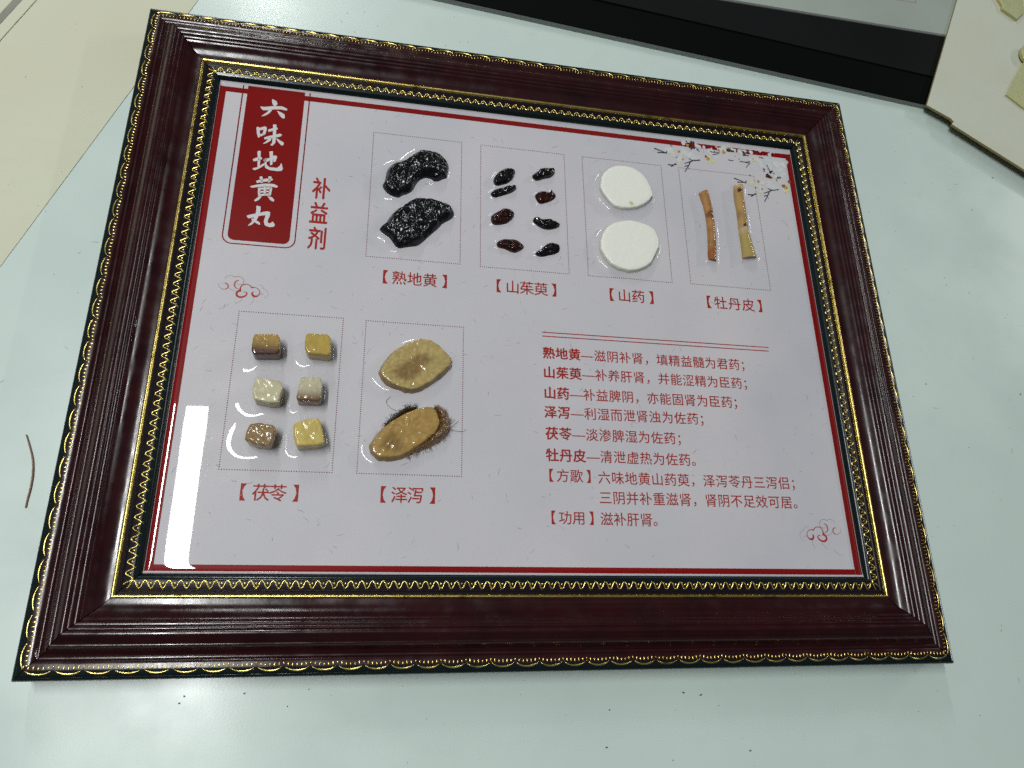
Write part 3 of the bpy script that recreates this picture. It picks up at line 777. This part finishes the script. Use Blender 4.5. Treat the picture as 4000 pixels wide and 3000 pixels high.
# plum blossom spray in the top right corner
def petal(bag, x, y, r, eps, col, rag=0.25, n=14):
    pts = []
    for i in range(n):
        a = 2 * math.pi * i / n
        rr = r * (1 - rag * random.random()) * (1 + 0.12 * math.sin(5 * a + x))
        pts.append((x + rr * math.cos(a), y + rr * math.sin(a)))
    lim = lambda p: (min(p[0], EX + 0.2), min(p[1], EY + 0.2))
    pts = [lim(p) for p in pts]
    c = on_panel([lim((x, y))] + pts, eps)
    bag.add(c, [(0, 1 + i, 1 + (i + 1) % n) for i in range(n)], col)
sx, sy = BLOSSOM_SHIFT
bag = Bag()
for k, (x, y, r) in enumerate(WHITE + WHITE2):
    c = 0.545 + 0.045 * random.random()
    for j in range(4):
        petal(bag, x + random.gauss(0, r * 0.3), y + random.gauss(0, r * 0.3), r * random.uniform(0.35, 0.6), 0.085 + 0.0001 * (k * 4 + j),
              (c * 0.985 * (1 - 0.02 * j), c * (1 - 0.015 * j), c * 1.01 * (1 - 0.01 * j)), 0.45)
for k, (x, y, r, t) in enumerate(YELLOW):
    r *= 1.25
    col = [(0.58, 0.55, 0.34), (0.50, 0.30, 0.06), (0.34, 0.07, 0.02)][t]
    if t == 0:
        for j in range(7):
            petal(bag, x + random.gauss(0, r * .4), y + random.gauss(0, r * .4), r * 0.38, 0.110 + 0.0004 * (k * 7 + j),
                  (0.60 + random.uniform(-.05, .03), 0.56, random.uniform(0.25, 0.45)), 0.45, 9)
    else:
        petal(bag, x, y, r * 0.8, 0.18 + 0.0005 * k, col, 0.4, 10)
        petal(bag, x + r * .2, y, r * 0.3, 0.20 + 0.0005 * k, (0.22, 0.10, 0.02), 0.4, 8)
for k, (x, y, r) in enumerate(DARK):
    petal(bag, x, y, r * 0.95, 0.23 + 0.0005 * k, random.choice([(0.02, 0.016, 0.018), (0.05, 0.02, 0.01), (0.03, 0.03, 0.035)]), 0.5, 9)
for rep in (0, 1):
    for p in TWIGS:
        pp = [(x + sx * rep, y + sy * rep) for x, y in p]
        brush(bag, pp, np.linspace(0.75, 0.45, len(pp)), 0.255, (0.035, 0.038, 0.045))
for p in TWIGS2:
    brush(bag, p, np.linspace(0.6, 0.35, len(p)), 0.26, (0.07, 0.07, 0.08))
bag.build('blossom_print', M_tint, panel, smooth=False)

# flecks of fibre in the rice paper
bag = Bag()
for k in range(420):
    x, y = random.uniform(-EX + 4, EX - 4), random.uniform(-EY + 5, EY - 5)
    if bl - 3 < x < br + 3 and y > bb:
        continue
    a, L, cv = random.uniform(0, 2 * math.pi), random.uniform(1.2, 4.5), random.uniform(-0.8, 0.8)
    g = random.choice([0.22, 0.30, 0.36, 0.42])
    p = [(x + L * t * math.cos(a + cv * t), y + L * t * math.sin(a + cv * t)) for t in (0, 0.33, 0.66, 1)]
    brush(bag, p, [0.12, 0.26, 0.22, 0.06], 0.03, (g, g, g * 1.02))
bag.build('paper_fibre', M_tint, panel, smooth=False)['kind'] = 'stuff'

# blobs of spilt resin on the frame
M_drip = mat('spilt_resin', (0.03, 0.006, 0.009), 0.05, coat=1.0, coat_rough=0.02)
def drip(pts, r, z):
    P = smooth_line(np.array([(x, y, z) for x, y in pts]), 2)
    k = np.linspace(0, 1, len(P))
    v, f = tube(P, r * (0.35 + 0.65 * np.sin(math.pi * k) ** 0.6), 10)
    build('resin_drip', v, f, M_drip, frame)
drip([(-205.0, -17.0), (-204.9, -20.0), (-204.6, -23.0)], 0.75, RIM + 4.7)
for k in range(5):
    x, y = -205.3 + random.uniform(-.5, .5), -24.0 - 1.3 * k
    drip([(x, y), (x, y - 0.6), (x, y - 0.9)], 0.35, RIM + 4.9)
drip([(-221.6, -173.6), (-221.9, -175.4), (-221.3, -177.6), (-220.0, -178.4)], 0.7, RIM + 0.7)

# ------------------------------------------------------------------ specimens set in the resin
def prism(outline, top, bevel, rough, seed, colf, name, material, z0=ZP - 0.4, flare=0.0, rings=7, dish=0.0):
    """slab with a bevelled rim; outline is its upper edge"""
    P = smooth_poly(dense(outline, 2.2), 2)
    n = len(P)
    c = P.mean(0)
    T = np.roll(P, -1, 0) - np.roll(P, 1, 0)
    N = np.column_stack([T[:, 1], -T[:, 0]]) / (np.linalg.norm(T, axis=1)[:, None] + 1e-9)
    if (P[:, 0] * np.roll(P[:, 1], -1) - np.roll(P[:, 0], -1) * P[:, 1]).sum() < 0:
        N = -N
    rows = []
    for z, off in ((z0, flare), (z0 + (top - z0) * 0.35, flare * 0.7), (z0 + (top - z0) * 0.7, flare * 0.3), (top - bevel, 0.0), (top - bevel * 0.35, -bevel * 0.25), (top, -bevel * 0.9)):
        q = P + N * (off + rough * 1.4 * value_noise(P[:, 0] + z * 3 + 300, P[:, 1] + 300, 1.6, seed)[:, None])
        rows.append(np.column_stack([q, np.full(n, z)]))
    inner = rows[-1]
    for k in range(1, rings):
        t = 1 - k / rings
        q = c + (inner[:, :2] - c) * t
        z = top + rough * value_noise(q[:, 0] + 300, q[:, 1] + 300, 1.3, seed + 1) + rough * value_noise(q[:, 0] + 300, q[:, 1] + 300, 3.3, seed + 2) - dish * (1 - t) ** 0.5
        rows.append(np.column_stack([q, z]))
    vs = np.vstack(rows + [np.array([[c[0], c[1], top - dish]])])
    fs = []
    for r in range(len(rows) - 1):
        for i in range(n):
            j = (i + 1) % n
            fs.append((r * n + i, r * n + j, (r + 1) * n + j, (r + 1) * n + i))
    l = (len(rows) - 1) * n
    fs += [(l + i, l + (i + 1) % n, len(vs) - 1) for i in range(n)]
    cols = colf(vs, c) if colf else None
    o = build(name, vs, fs, material, smooth=True, sharp=50, colors=cols)
    return o

def lump(outline, height, width, rough, grain, seed, name, material, step=0.35, fold=0.0):
    """rough body grown up from an outline"""
    P = smooth_poly(outline, 1)
    lo, hi = P.min(0) - 0.5, P.max(0) + 0.5
    gx, gy = np.arange(lo[0], hi[0], step), np.arange(lo[1], hi[1], step)
    X, Y = np.meshgrid(gx, gy)
    d = seg_dist(X, Y, P)
    ins = inside(X, Y, P)
    t = np.clip(d / width, 0, 1)
    Z = height * np.sqrt(np.clip(1 - (1 - t) ** 2, 0, 1))
    nz = grain * value_noise(X + 400, Y + 400, 1.25, seed) + rough * value_noise(X + 400, Y + 400, 2.6, seed + 1) + 1.6 * rough * value_noise(X + 400, Y + 400, 6.0, seed + 2)
    if fold:
        nz -= fold * np.exp(-(np.abs(value_noise(X + 400, Y + 400, 7.0, seed + 5)) / 0.05) ** 2)
    Z = Z + nz * np.clip(t * 2.5, 0, 1)
    Z = np.where(ins, Z, -0.6)
    keep = ins | (d < step * 1.5)
    idm = -np.ones(X.shape, int)
    idm[keep] = np.arange(keep.sum())
    vs = np.column_stack([X[keep], Y[keep], ZP + Z[keep]])
    q = np.stack([idm[:-1, :-1], idm[:-1, 1:], idm[1:, 1:], idm[1:, :-1]], -1).reshape(-1, 4)
    q = q[(q >= 0).all(1)]
    return build(name, vs, q, material, smooth=True)

M_lump = mat('sticky_black_root', (0.004, 0.0055, 0.0065), 0.5, coat=0.9, coat_rough=0.2, spec=0.0, bump=[(420, 0.00010)])
tag(lump(LUMPS[0], 6.6, 5.0, 1.9, 0.75, 11, 'root_lump', M_lump), 'black curled kidney-shaped root lump, upper one in its dotted box', 'dried herb', 'black root lumps')
tag(lump(LUMPS[1], 6.0, 4.0, 1.7, 0.85, 21, 'root_lump', M_lump), 'black rough leaf-shaped root lump with pointed end, lower one in its dotted box', 'dried herb', 'black root lumps')

M_berry = [mat('black_berry_skin', (0.006, 0.004, 0.0045), 0.4, coat=1.0, coat_rough=0.06, spec=0.0, bump=[(450, 0.00016)]),
           mat('dark_red_berry_skin', (0.026, 0.005, 0.004), 0.4, coat=1.0, coat_rough=0.06, spec=0.0, bump=[(450, 0.00016)],
               mottle=[(300, (0.008, 0.003, 0.003), 0.45, 0.65)])]
BL = ['black oval dried berry at the top left of its box, touching a narrow one below',
      'narrow black dried berry pressed against the underside of the top left oval one',
      'plump brownish-black dried berry with shiny spots, third down in the left column',
      'brownish dried berry with pointed right end, lowest in the left column',
      'black dried berry with torn left tip, highest in the right column',
      'squat dark red dried berry with a small stub on top, second in the right column',
      'tadpole-shaped black dried berry with round head and pointed tail in the right column',
      'shrivelled black dried berry with pale crease, lowest in the right column']
for k, p in enumerate(BERRIES):
    tag(lump(p, 3.6 if k != 5 else 2.8, 2.6, 0.9, 0.35, 40 + k * 7, 'dried_berry', M_berry[1 if k in (2, 3, 5) else 0], 0.25, fold=0.8),
        BL[k], 'dried berry', 'dried berries in the second box')

M_disc = mat('white_yam_flesh', (0.74, 0.745, 0.665), 0.45, coat=0.6, coat_rough=0.08, attr='tint', bump=[(260, 0.0003)])
def disc_col(k):
    def f(v, c):
        col = np.tile((0.76, 0.765, 0.69), (len(v), 1))
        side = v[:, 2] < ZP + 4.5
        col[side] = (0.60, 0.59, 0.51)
        if k == 0:
            d = np.hypot(v[:, 0] - (c[0] + 3.2), (v[:, 1] - (c[1] - 12.5)) * 2)
            col[d < 1.6] = (0.45, 0.45, 0.08)
        return col
    return f
tag(prism(DISCS[0], ZP + 5.3, 0.7, 0.12, 60, disc_col(0), 'yam_slice', M_disc, flare=0.5), 'white round yam slice with a green speck on its rim, upper of the two', 'herb slice', 'white yam slices')
tag(prism(DISCS[1], ZP + 5.3, 0.7, 0.12, 66, disc_col(1), 'yam_slice', M_disc, flare=0.9), 'larger clean white yam slice with flattened right side, lower of the two', 'herb slice', 'white yam slices')

def stick(pair, marks, base, seed, rad_z, material, label, hollow):
    l, r = smooth_line(pair[0], 1), smooth_line(pair[1], 1)
    NL = 150
    t = np.linspace(0, 1, NL)
    u = np.linspace(0, 1, len(l))
    l = np.column_stack([np.interp(t, u, l[:, 0]), np.interp(t, u, l[:, 1])])
    r = np.column_stack([np.interp(t, u, r[:, 0]), np.interp(t, u, r[:, 1])])
    c, half = (l + r) / 2, np.linalg.norm(l - r, axis=1) / 2
    side = (r - l) / (2 * half[:, None])
    n = 28
    vs, cols = [], []
    for i in range(NL):
        for k in range(n):
            a = 2 * math.pi * k / n
            rr = 1 + 0.07 * float(value_noise(np.array([i * 0.4 + 50]), np.array([k * 1.3 + 50]), 2.4, seed)[0])
            x, y = c[i] + side[i] * half[i] * math.cos(a) * rr
            z = ZP + rad_z * 0.75 + rad_z * math.sin(a) * rr
            vs.append((x, y, z))
            col = np.array(base) * (1 + 0.5 * float(value_noise(np.array([i * 0.4 + 70]), np.array([k * 1.0 + 70]), 5.0, seed + 3)[0]))
            for mt, ma, mw, mh, mc, soft in marks:
                q = ((t[i] - mt) / mw) ** 2 + ((math.cos(a) - ma) / mh) ** 2
                if math.sin(a) > -0.2:
                    q += 0.7 * float(value_noise(np.array([i * 0.5 + 9]), np.array([k * 1.0 + 9]), 1.7, seed + 5)[0])
                    f = np.clip((1.25 - q) / soft, 0, 1)
                    col = col * (1 - f) + np.array(mc) * f
            cols.append(np.clip(col, 0.005, 1))
    fs = [(i * n + k, i * n + (k + 1) % n, (i + 1) * n + (k + 1) % n, (i + 1) * n + k) for i in range(NL - 1) for k in range(n)]
    for e, i in ((0, 0), (1, NL - 1)):
        k0 = len(vs)
        cc = np.mean(vs[i * n:(i + 1) * n], 0)
        for j in range(n):
            vs.append(tuple(cc + (np.array(vs[i * n + j]) - cc) * 0.6))
            cols.append(np.array(hollow))
        fs += [(i * n + j, i * n + (j + 1) % n, k0 + (j + 1) % n, k0 + j) for j in range(n)]
        fs.append(tuple(k0 + j for j in range(n)))
    return tag(build('bark_stick', vs, fs, material, smooth=True, sharp=60, colors=np.array(cols)), label, 'herb stick', 'root bark sticks')

M_stick = mat('root_bark', (1, 1, 1), 0.5, coat=1.0, coat_rough=0.05, attr='tint', spec=0.1, bump=[(700, 0.0002)])
stick(STICKS[0], [(0.37, 0.2, 0.06, 1.2, (0.16, 0.055, 0.018), 0.9), (0.92, 0, 0.10, 2, (0.27, 0.085, 0.025), 0.9), (0.30, 0.9, 0.30, 0.35, (0.26, 0.09, 0.03), 0.6), (0.8, 0.9, 0.2, 0.3, (0.2, 0.07, 0.03), 0.6)],
      (0.32, 0.160, 0.053), 71, 2.7, M_stick, 'thinner orange-brown curved root bark stick, left of the two', (0.20, 0.10, 0.04))
stick(STICKS[1], [(0.10, -0.15, 0.036, 0.42, (0.05, 0.016, 0.010), 0.3), (0.56, 0.05, 0.018, 0.4, (0.05, 0.02, 0.012), 0.3), (0.59, -0.35, 0.018, 0.3, (0.08, 0.04, 0.02), 0.3), (0.90, 0.35, 0.034, 0.45, (0.07, 0.035, 0.015), 0.5), (0.28, 0.5, 0.006, 0.35, (0.1, 0.05, 0.02), 0.3),
      (0.02, 0, 0.07, 2, (0.46, 0.34, 0.18), 0.9), (0.62, 0, 0.05, 2, (0.45, 0.33, 0.17), 0.9), (0.85, 0, 0.2, 2, (0.36, 0.27, 0.09), 0.9)],
      (0.37, 0.230, 0.083), 83, 3.1, M_stick, 'thicker pale tan root bark stick with dark scars, right of the two', (0.17, 0.12, 0.05))

M_cube = mat('fungus_cube_flesh', (1, 1, 1), 0.5, coat=1.0, coat_rough=0.06, attr='tint', spec=0.1, bump=[(700, 0.00007)], sss=0.10)
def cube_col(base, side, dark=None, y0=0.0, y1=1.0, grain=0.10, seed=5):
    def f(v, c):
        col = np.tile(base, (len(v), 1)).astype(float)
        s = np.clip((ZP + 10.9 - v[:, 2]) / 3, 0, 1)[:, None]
        col = col * (1 - s) + np.array(side) * s  # side colours have the shade on the cube walls painted in
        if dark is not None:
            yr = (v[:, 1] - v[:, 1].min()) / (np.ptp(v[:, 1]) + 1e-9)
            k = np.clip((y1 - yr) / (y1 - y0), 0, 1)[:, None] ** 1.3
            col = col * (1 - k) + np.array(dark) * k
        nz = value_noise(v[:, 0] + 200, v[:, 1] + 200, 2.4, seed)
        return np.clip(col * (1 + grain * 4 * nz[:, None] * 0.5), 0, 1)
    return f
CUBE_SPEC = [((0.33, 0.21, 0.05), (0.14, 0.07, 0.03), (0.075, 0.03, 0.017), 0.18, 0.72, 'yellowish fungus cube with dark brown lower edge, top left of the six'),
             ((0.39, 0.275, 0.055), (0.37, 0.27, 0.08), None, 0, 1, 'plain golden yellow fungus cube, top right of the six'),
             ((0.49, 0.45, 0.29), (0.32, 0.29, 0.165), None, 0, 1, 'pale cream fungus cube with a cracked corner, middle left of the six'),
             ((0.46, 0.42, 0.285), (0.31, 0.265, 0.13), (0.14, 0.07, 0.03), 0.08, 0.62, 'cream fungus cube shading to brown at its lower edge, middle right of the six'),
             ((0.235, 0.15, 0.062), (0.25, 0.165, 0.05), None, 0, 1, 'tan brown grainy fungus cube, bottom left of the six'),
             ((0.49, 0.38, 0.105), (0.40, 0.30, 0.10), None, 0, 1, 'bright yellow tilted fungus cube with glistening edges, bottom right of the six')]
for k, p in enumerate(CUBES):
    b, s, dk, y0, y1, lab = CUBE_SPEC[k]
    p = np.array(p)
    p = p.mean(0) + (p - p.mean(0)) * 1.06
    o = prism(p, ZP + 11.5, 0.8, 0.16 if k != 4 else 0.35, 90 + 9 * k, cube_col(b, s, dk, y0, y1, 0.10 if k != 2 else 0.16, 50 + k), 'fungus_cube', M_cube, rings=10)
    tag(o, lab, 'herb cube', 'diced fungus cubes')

M_slice = mat('tuber_slice_flesh', (1, 1, 1), 0.5, coat=1.0, coat_rough=0.06, attr='tint', spec=0.1, bump=[(600, 0.00012)],
              mottle=[(900, (0.20, 0.11, 0.03), 0.60, 0.80)])
def slice_col(core, ring, cc, rim, seed):
    def f(v, c):
        col = np.tile(ring, (len(v), 1)).astype(float)
        d = seg_dist(v[:, 0], v[:, 1], core)
        ins = inside(v[:, 0], v[:, 1], core)
        k = np.clip(np.where(ins, 0.45 + d / 3, 0.45 - d / 3), 0, 1) + 0.5 * value_noise(v[:, 0] + 100, v[:, 1] + 100, 1.9, seed)
        k = np.clip(k, 0, 1)[:, None]
        col = col * (1 - k) + np.array(cc) * k
        s = np.clip((ZP + 5.7 - v[:, 2]) / 0.6, 0, 1)[:, None]
        col = col * (1 - s) + np.array(rim) * s
        return np.clip(col * (1 + 0.35 * value_noise(v[:, 0] + 77, v[:, 1] + 77, 1.2, seed + 1)[:, None]), 0, 1)
    return f
tag(prism(SLICES[0], ZP + 6.0, 0.8, 0.38, 150, slice_col(CORES[0], (0.385, 0.29, 0.11), (0.205, 0.13, 0.045), (0.22, 0.13, 0.04), 31), 'tuber_slice', M_slice, rings=14, flare=1.5, dish=0.4),
    'tan oval tuber slice with brown sunken middle, upper of the two', 'herb slice', 'tan tuber slices')
sl2 = tag(prism(SLICES[1], ZP + 6.0, 0.8, 0.36, 160, slice_col(CORES[1], (0.34, 0.215, 0.062), (0.195, 0.115, 0.032), (0.25, 0.135, 0.03), 35), 'tuber_slice', M_slice, rings=14, flare=1.5),
    'golden brown tuber slice with hairy root fringe, lower of the two', 'herb slice', 'tan tuber slices')
M_hair = mat('root_hair', (0.22, 0.125, 0.035), 0.35, coat=0.6, coat_rough=0.1)
M_dhair = mat('dark_root_hair', (0.035, 0.024, 0.014), 0.35, coat=0.6, coat_rough=0.1)
def fringe(poly, count, length, rad, material, seed, zmax, out):
    r = np.random.default_rng(seed)
    P = np.array(poly)
    lo, hi = P.min(0), P.max(0)
    bag = Bag()
    sc = np.array(SLICES[1]).mean(0)
    while count:
        q = r.uniform(lo, hi, (1, 2))
        if not inside(q[:, 0], q[:, 1], P)[0]:
            continue
        count -= 1
        x, y = q[0]
        dirv = (q[0] - sc) / np.linalg.norm(q[0] - sc)
        a = math.atan2(dirv[1], dirv[0]) + r.normal(0, 0.9 if out else 0.6)
        L = length * r.uniform(0.4, 1.2)
        cv = r.normal(0, 0.9)
        z = ZP + r.uniform(0.8, zmax)
        pts = [(x + L * t * math.cos(a + cv * t), y + L * t * math.sin(a + cv * t), z - 1.2 * t * t + r.normal(0, 0.12)) for t in (0, 0.3, 0.6, 0.85, 1)]
        v, f = tube(pts, np.array([1, 0.95, 0.8, 0.6, 0.3]) * rad * r.uniform(0.7, 1.2), 5)
        bag.add(v, f)
    o = bag.build('root_fringe', material, sl2)
    o['kind'] = 'stuff'
lump_o = lump(FRINGE, 4.8, 2.2, 1.4, 1.2, 170, 'root_bark', mat('root_bark_rim', (0.15, 0.075, 0.022), 0.4, coat=0.8, coat_rough=0.1, bump=[(900, 0.0008)], mottle=[(350, (0.05, 0.025, 0.01), 0.45, 0.65)]), 0.3)
lump_o.parent = sl2
lump_d = lump(DARKFRINGE, 4.6, 1.6, 1.2, 1.2, 171, 'dark_root_bark', mat('dark_root_bark', (0.035, 0.023, 0.013), 0.4, coat=0.8, coat_rough=0.1, bump=[(900, 0.0008)]), 0.3)
lump_d.parent = sl2
fringe(FRINGE, 300, 2.7, 0.13, M_hair, 3, 5.0, True)
fringe(DARKFRINGE, 110, 2.5, 0.14, M_dhair, 4, 5.0, True)
bag = Bag()
for p in HAIRS:
    q = smooth_line(np.array([(x, y, ZP + 1.0) for x, y in p]), 2)
    v, f = tube(q, np.linspace(0.11, 0.07, len(q)), 5)
    bag.add(v, f)
bag.build('root_hair', M_dhair, sl2)

# ------------------------------------------------------------------ things around the frame
M_black = mat('black_lacquer', (0.003, 0.004, 0.0038), 0.2, spec=0.12, bump=[(300, 0.00002)])
M_black2 = mat('black_glossy_border', (0.006, 0.0075, 0.0075), 0.25, spec=0.42, mottle=[(6, (0.003, 0.004, 0.004), 0.4, 0.6)])
M_edge = mat('grey_reflection_edge', (0.20, 0.22, 0.21), 0.5)  # table reflected in the black side, painted in as grey
M_silver = mat('silver_lip', (0.45, 0.46, 0.45), 0.3, metal=0.8)
M_sheet = mat('grey_white_print', (0.35, 0.40, 0.355), 0.35, coat=0.4, coat_rough=0.05, mottle=[(12, (0.31, 0.35, 0.31), 0.4, 0.7)])
M_cream = mat('cream_board', (0.53, 0.56, 0.46), 0.75, bump=[(900, 0.00004)], mottle=[(18, (0.51, 0.51, 0.41), 0.4, 0.7), (250, (0.51, 0.53, 0.44), 0.5, 0.8)])
M_kraft = mat('brown_board_edge', (0.25, 0.20, 0.075), 0.8)
M_buff = mat('buff_sheet', (0.57, 0.58, 0.445), 0.75, bump=[(900, 0.00004)], mottle=[(10, (0.55, 0.54, 0.41), 0.4, 0.7), (200, (0.55, 0.56, 0.425), 0.5, 0.8)])
M_buffshadow = mat('band_shadow', (0.22, 0.22, 0.185), 0.7, mottle=[(60, (0.27, 0.27, 0.22), 0.4, 0.7)])  # tone of the shadowed gap at the sheet, put into the colour

def slab(name, pts, z0, z1, mats, parent=None, bevel=0.25):
    n = len(pts)
    P = np.array(pts, float)
    if (P[:, 0] * np.roll(P[:, 1], -1) - np.roll(P[:, 0], -1) * P[:, 1]).sum() < 0:
        P = P[::-1]
    c = P.mean(0)
    ins = P + (c - P) / np.linalg.norm(c - P, axis=1)[:, None] * bevel
    zz = lambda z, p: z(p[0], p[1]) if callable(z) else z
    vs = [(x, y, zz(z0, (x, y))) for x, y in P] + [(x, y, zz(z1, (x, y)) - bevel) for x, y in P] + [(x, y, zz(z1, (x, y))) for x, y in ins]
    fs = [tuple(range(n))[::-1], tuple(2 * n + i for i in range(n))]
    mi = [1 if len(mats) > 1 else 0, 0]
    for i in range(n):
        j = (i + 1) % n
        fs += [(i, j, n + j, n + i), (n + i, n + j, 2 * n + j, 2 * n + i)]
        mi += [1 if len(mats) > 1 else 0, 0]
    return build(name, vs, fs, mats, parent, smooth=False, midx=mi)

# second, black frame at the back
bf = thing('black_frame', 'flat glossy black frame lying behind the mahogany one, grey-white print inside', 'picture frame')
th = math.atan2(210.07 - 245.86, 316.47 + 61.98)
ux, uy = math.cos(th), math.sin(th)
vx, vy = -uy, ux
bo = (-61.98, 245.86)
B = lambda u, v: (bo[0] + ux * u + vx * v, bo[1] + uy * u + vy * v)
slab('frame_base', [B(-260, 0), B(440, 0), B(440, 330), B(-260, 330)], 0.02, 4.4, [M_black, M_edge], bf, 0.5)
slab('raised_border', [B(-230, 29.5), B(436, 29.5), B(436, 300), B(-230, 300)], 4.35, 5.4, [M_black2], bf, 0.35)
slab('inner_lip', [(-290, 283.0), (430, 281.4), (430, 520), (-290, 520)], 5.35, 6.1, [M_silver], bf, 0.5)
slab('picture_sheet', [(-289, 285.2), (429, 283.4), (429, 519), (-289, 519)], 5.9, 6.2, [M_sheet], bf, 0.05)
bag = Bag()
ry, rx = 313.0, 330.5
for x0, y0, x1, y1 in ((-200, ry, rx, ry + 0.45), (rx - 0.45, ry, rx, 480)):
    bag.add([(x0, y0, 6.26), (x1, y0, 6.26), (x1, y1, 6.26), (x0, y1, 6.26)], [(0, 1, 2, 3)])
bag.build('red_outline', mat('thin_red_ink', (0.34, 0.16, 0.12), 0.5), bf, smooth=False)

# cream board over its corner, with yellowish slabs glued on
cb = slab('cream_board', [(313.5, 206.2), (332.2, 196.3), (334.0, 193.8), (331.3, 191.2), (372, 165.6), (470, 104), (590, 300), (440, 400), (405, 396)], 6.3, 8.3, [M_cream, M_kraft], None, 0.2)
tag(cb, 'cream board with brown edge resting over the corner of the black frame', 'board')
M_slab = mat('pale_yellow_gelatine', (0.48, 0.50, 0.27), 0.25, coat=0.9, coat_rough=0.06, sss=0.3, mottle=[(80, (0.45, 0.46, 0.22), 0.4, 0.7)])
M_slabe = mat('olive_gelatine_edge', (0.40, 0.36, 0.11), 0.3, coat=0.8, coat_rough=0.08)
for pts, h, lab in (([(404, 342), (410.5, 322), (409.3, 317.6), (418.5, 311), (421, 308.6), (431, 318), (436, 345)], 11.0, 'pale yellow six-sided slab highest up on the cream board'),
                    ([(430, 279), (418.5, 280), (414.5, 276), (412, 270), (412.5, 265), (414.5, 261.5), (428, 258)], 12.8, 'small pale yellow rounded slab overlapping the large one on the cream board'),
                    ([(418, 267.5), (411, 258.5), (388, 226.5), (400, 216), (440, 196), (455, 240)], 10.0, 'large pale yellow slab with a bright left edge on the cream board')):
    tag(slab('yellow_slab', pts, 8.2 if h < 12 else 9.9, h, [M_slab, M_slabe], None, 0.5), lab, 'herb slab', 'yellow slabs on the cream board')

# buff sheets at the left
slab_s = slab('buff_sheet', [(-210.0, 216.7), (-283.3, 16.3), (-330, -111), (-640, 0), (-470, 470), (-118, 468)], 0.02, 0.42, [M_buff], None, 0.05)
tag(slab_s, 'large buff sheet lying under the top left corner of the mahogany frame', 'sheet')
s2 = thing('folded_sheet', 'buff sheet with a painted grey band lying across the far left corner', 'sheet')
e0, e1 = (-295.0, 212.6), (-318.8, 149.8)
ed = np.array(e0) - np.array(e1)
ed /= np.linalg.norm(ed)
en = np.array((-ed[1], ed[0]))
Q = lambda a, b: tuple(np.array(e1) + ed * a + en * b)
slab('sheet', [Q(-120, 0), Q(160, 0), Q(160, 130), Q(-120, 130)], 0.45, 1.1, [M_buff], s2, 0.05)
slab('shadow', [Q(-120, 6.2), Q(160, 6.2), Q(160, 10.5), Q(-120, 10.5)], 1.0, 1.35, [M_buffshadow], s2, 0.05)  # shadow in the gap, painted as a thin grey strip

# a dry stem and dust on the table
M_stem = mat('dry_stem', (0.20, 0.12, 0.075), 0.5, coat=0.3)
q = smooth_line(np.array([(-252.7, -74.4, 0.6), (-250.2, -79.7, 0.6), (-247.5, -86.1, 0.6), (-246.1, -92.5, 0.6), (-245.6, -99.7, 0.6), (-246.0, -106.8, 0.5), (-246.0, -110.3, 0.45)]), 2)
v, f = tube(q, np.concatenate([np.linspace(0.3, 0.5, len(q) // 2), np.linspace(0.5, 0.42, len(q) - len(q) // 2)]), 7)
tag(build('dry_stem', v, f, M_stem), 'thin curved brown stem lying on the white table left of the frame', 'stem')
SPECKS = [(40.2, -206.2), (-163.4, -195.2), (-137.2, -194.5), (-165.2, -198.1), (80.8, -199.1), (90.3, -200.5), (364.2, 152.9), (337.9, 121.7), (266.7, -18.3), (337.6, -21.5), (114.5, -227.4), (37.8, -223.3)]
bag = Bag()
r = np.random.default_rng(12)
for k in range(420):
    x, y = r.uniform(-330, 460), r.uniform(-260, 330)
    if abs(x) < W / 2 and abs(y) < H / 2:
        continue
    a, L, w, g = r.uniform(0, 6.28), r.uniform(0.25, 0.9), r.uniform(0.12, 0.3), r.uniform(0.03, 0.2)
    if r.random() < 0.12:
        L *= 7
        w = 0.07
    z = 1.0 if x < -0.366 * (216.7 - y) - 210 else 0.25
    z = min(z, 0.62)
    c, s = math.cos(a), math.sin(a)
    bag.add([(x + c * L - s * b, y + s * L + c * b, z) for L, b in ((-L / 2, 0), (0, w), (L / 2, 0), (0, -w))], [(3, 2, 1, 0)], (g * 1.1, g, g * 0.9))
for x, y in SPECKS:
    a = r.uniform(0, 6.28)
    pts = [(x + r.uniform(.4, 1.0) * 0.95 * math.cos(a + k) * (1.3 if k % 3 else .5), y + r.uniform(.3, .9) * 0.65 * math.sin(a + k), 0.3) for k in range(6)]
    bag.add(pts, [(0, 1, 2, 3, 4, 5)], (0.07, 0.085, 0.07))
o = bag.build('dust_speck', mat('dust', (0.1, 0.1, 0.1), 0.8, attr='tint'), smooth=False)
o['kind'] = 'stuff'
tag(o, 'dark specks and short hairs of dust scattered over the white table', 'dust')
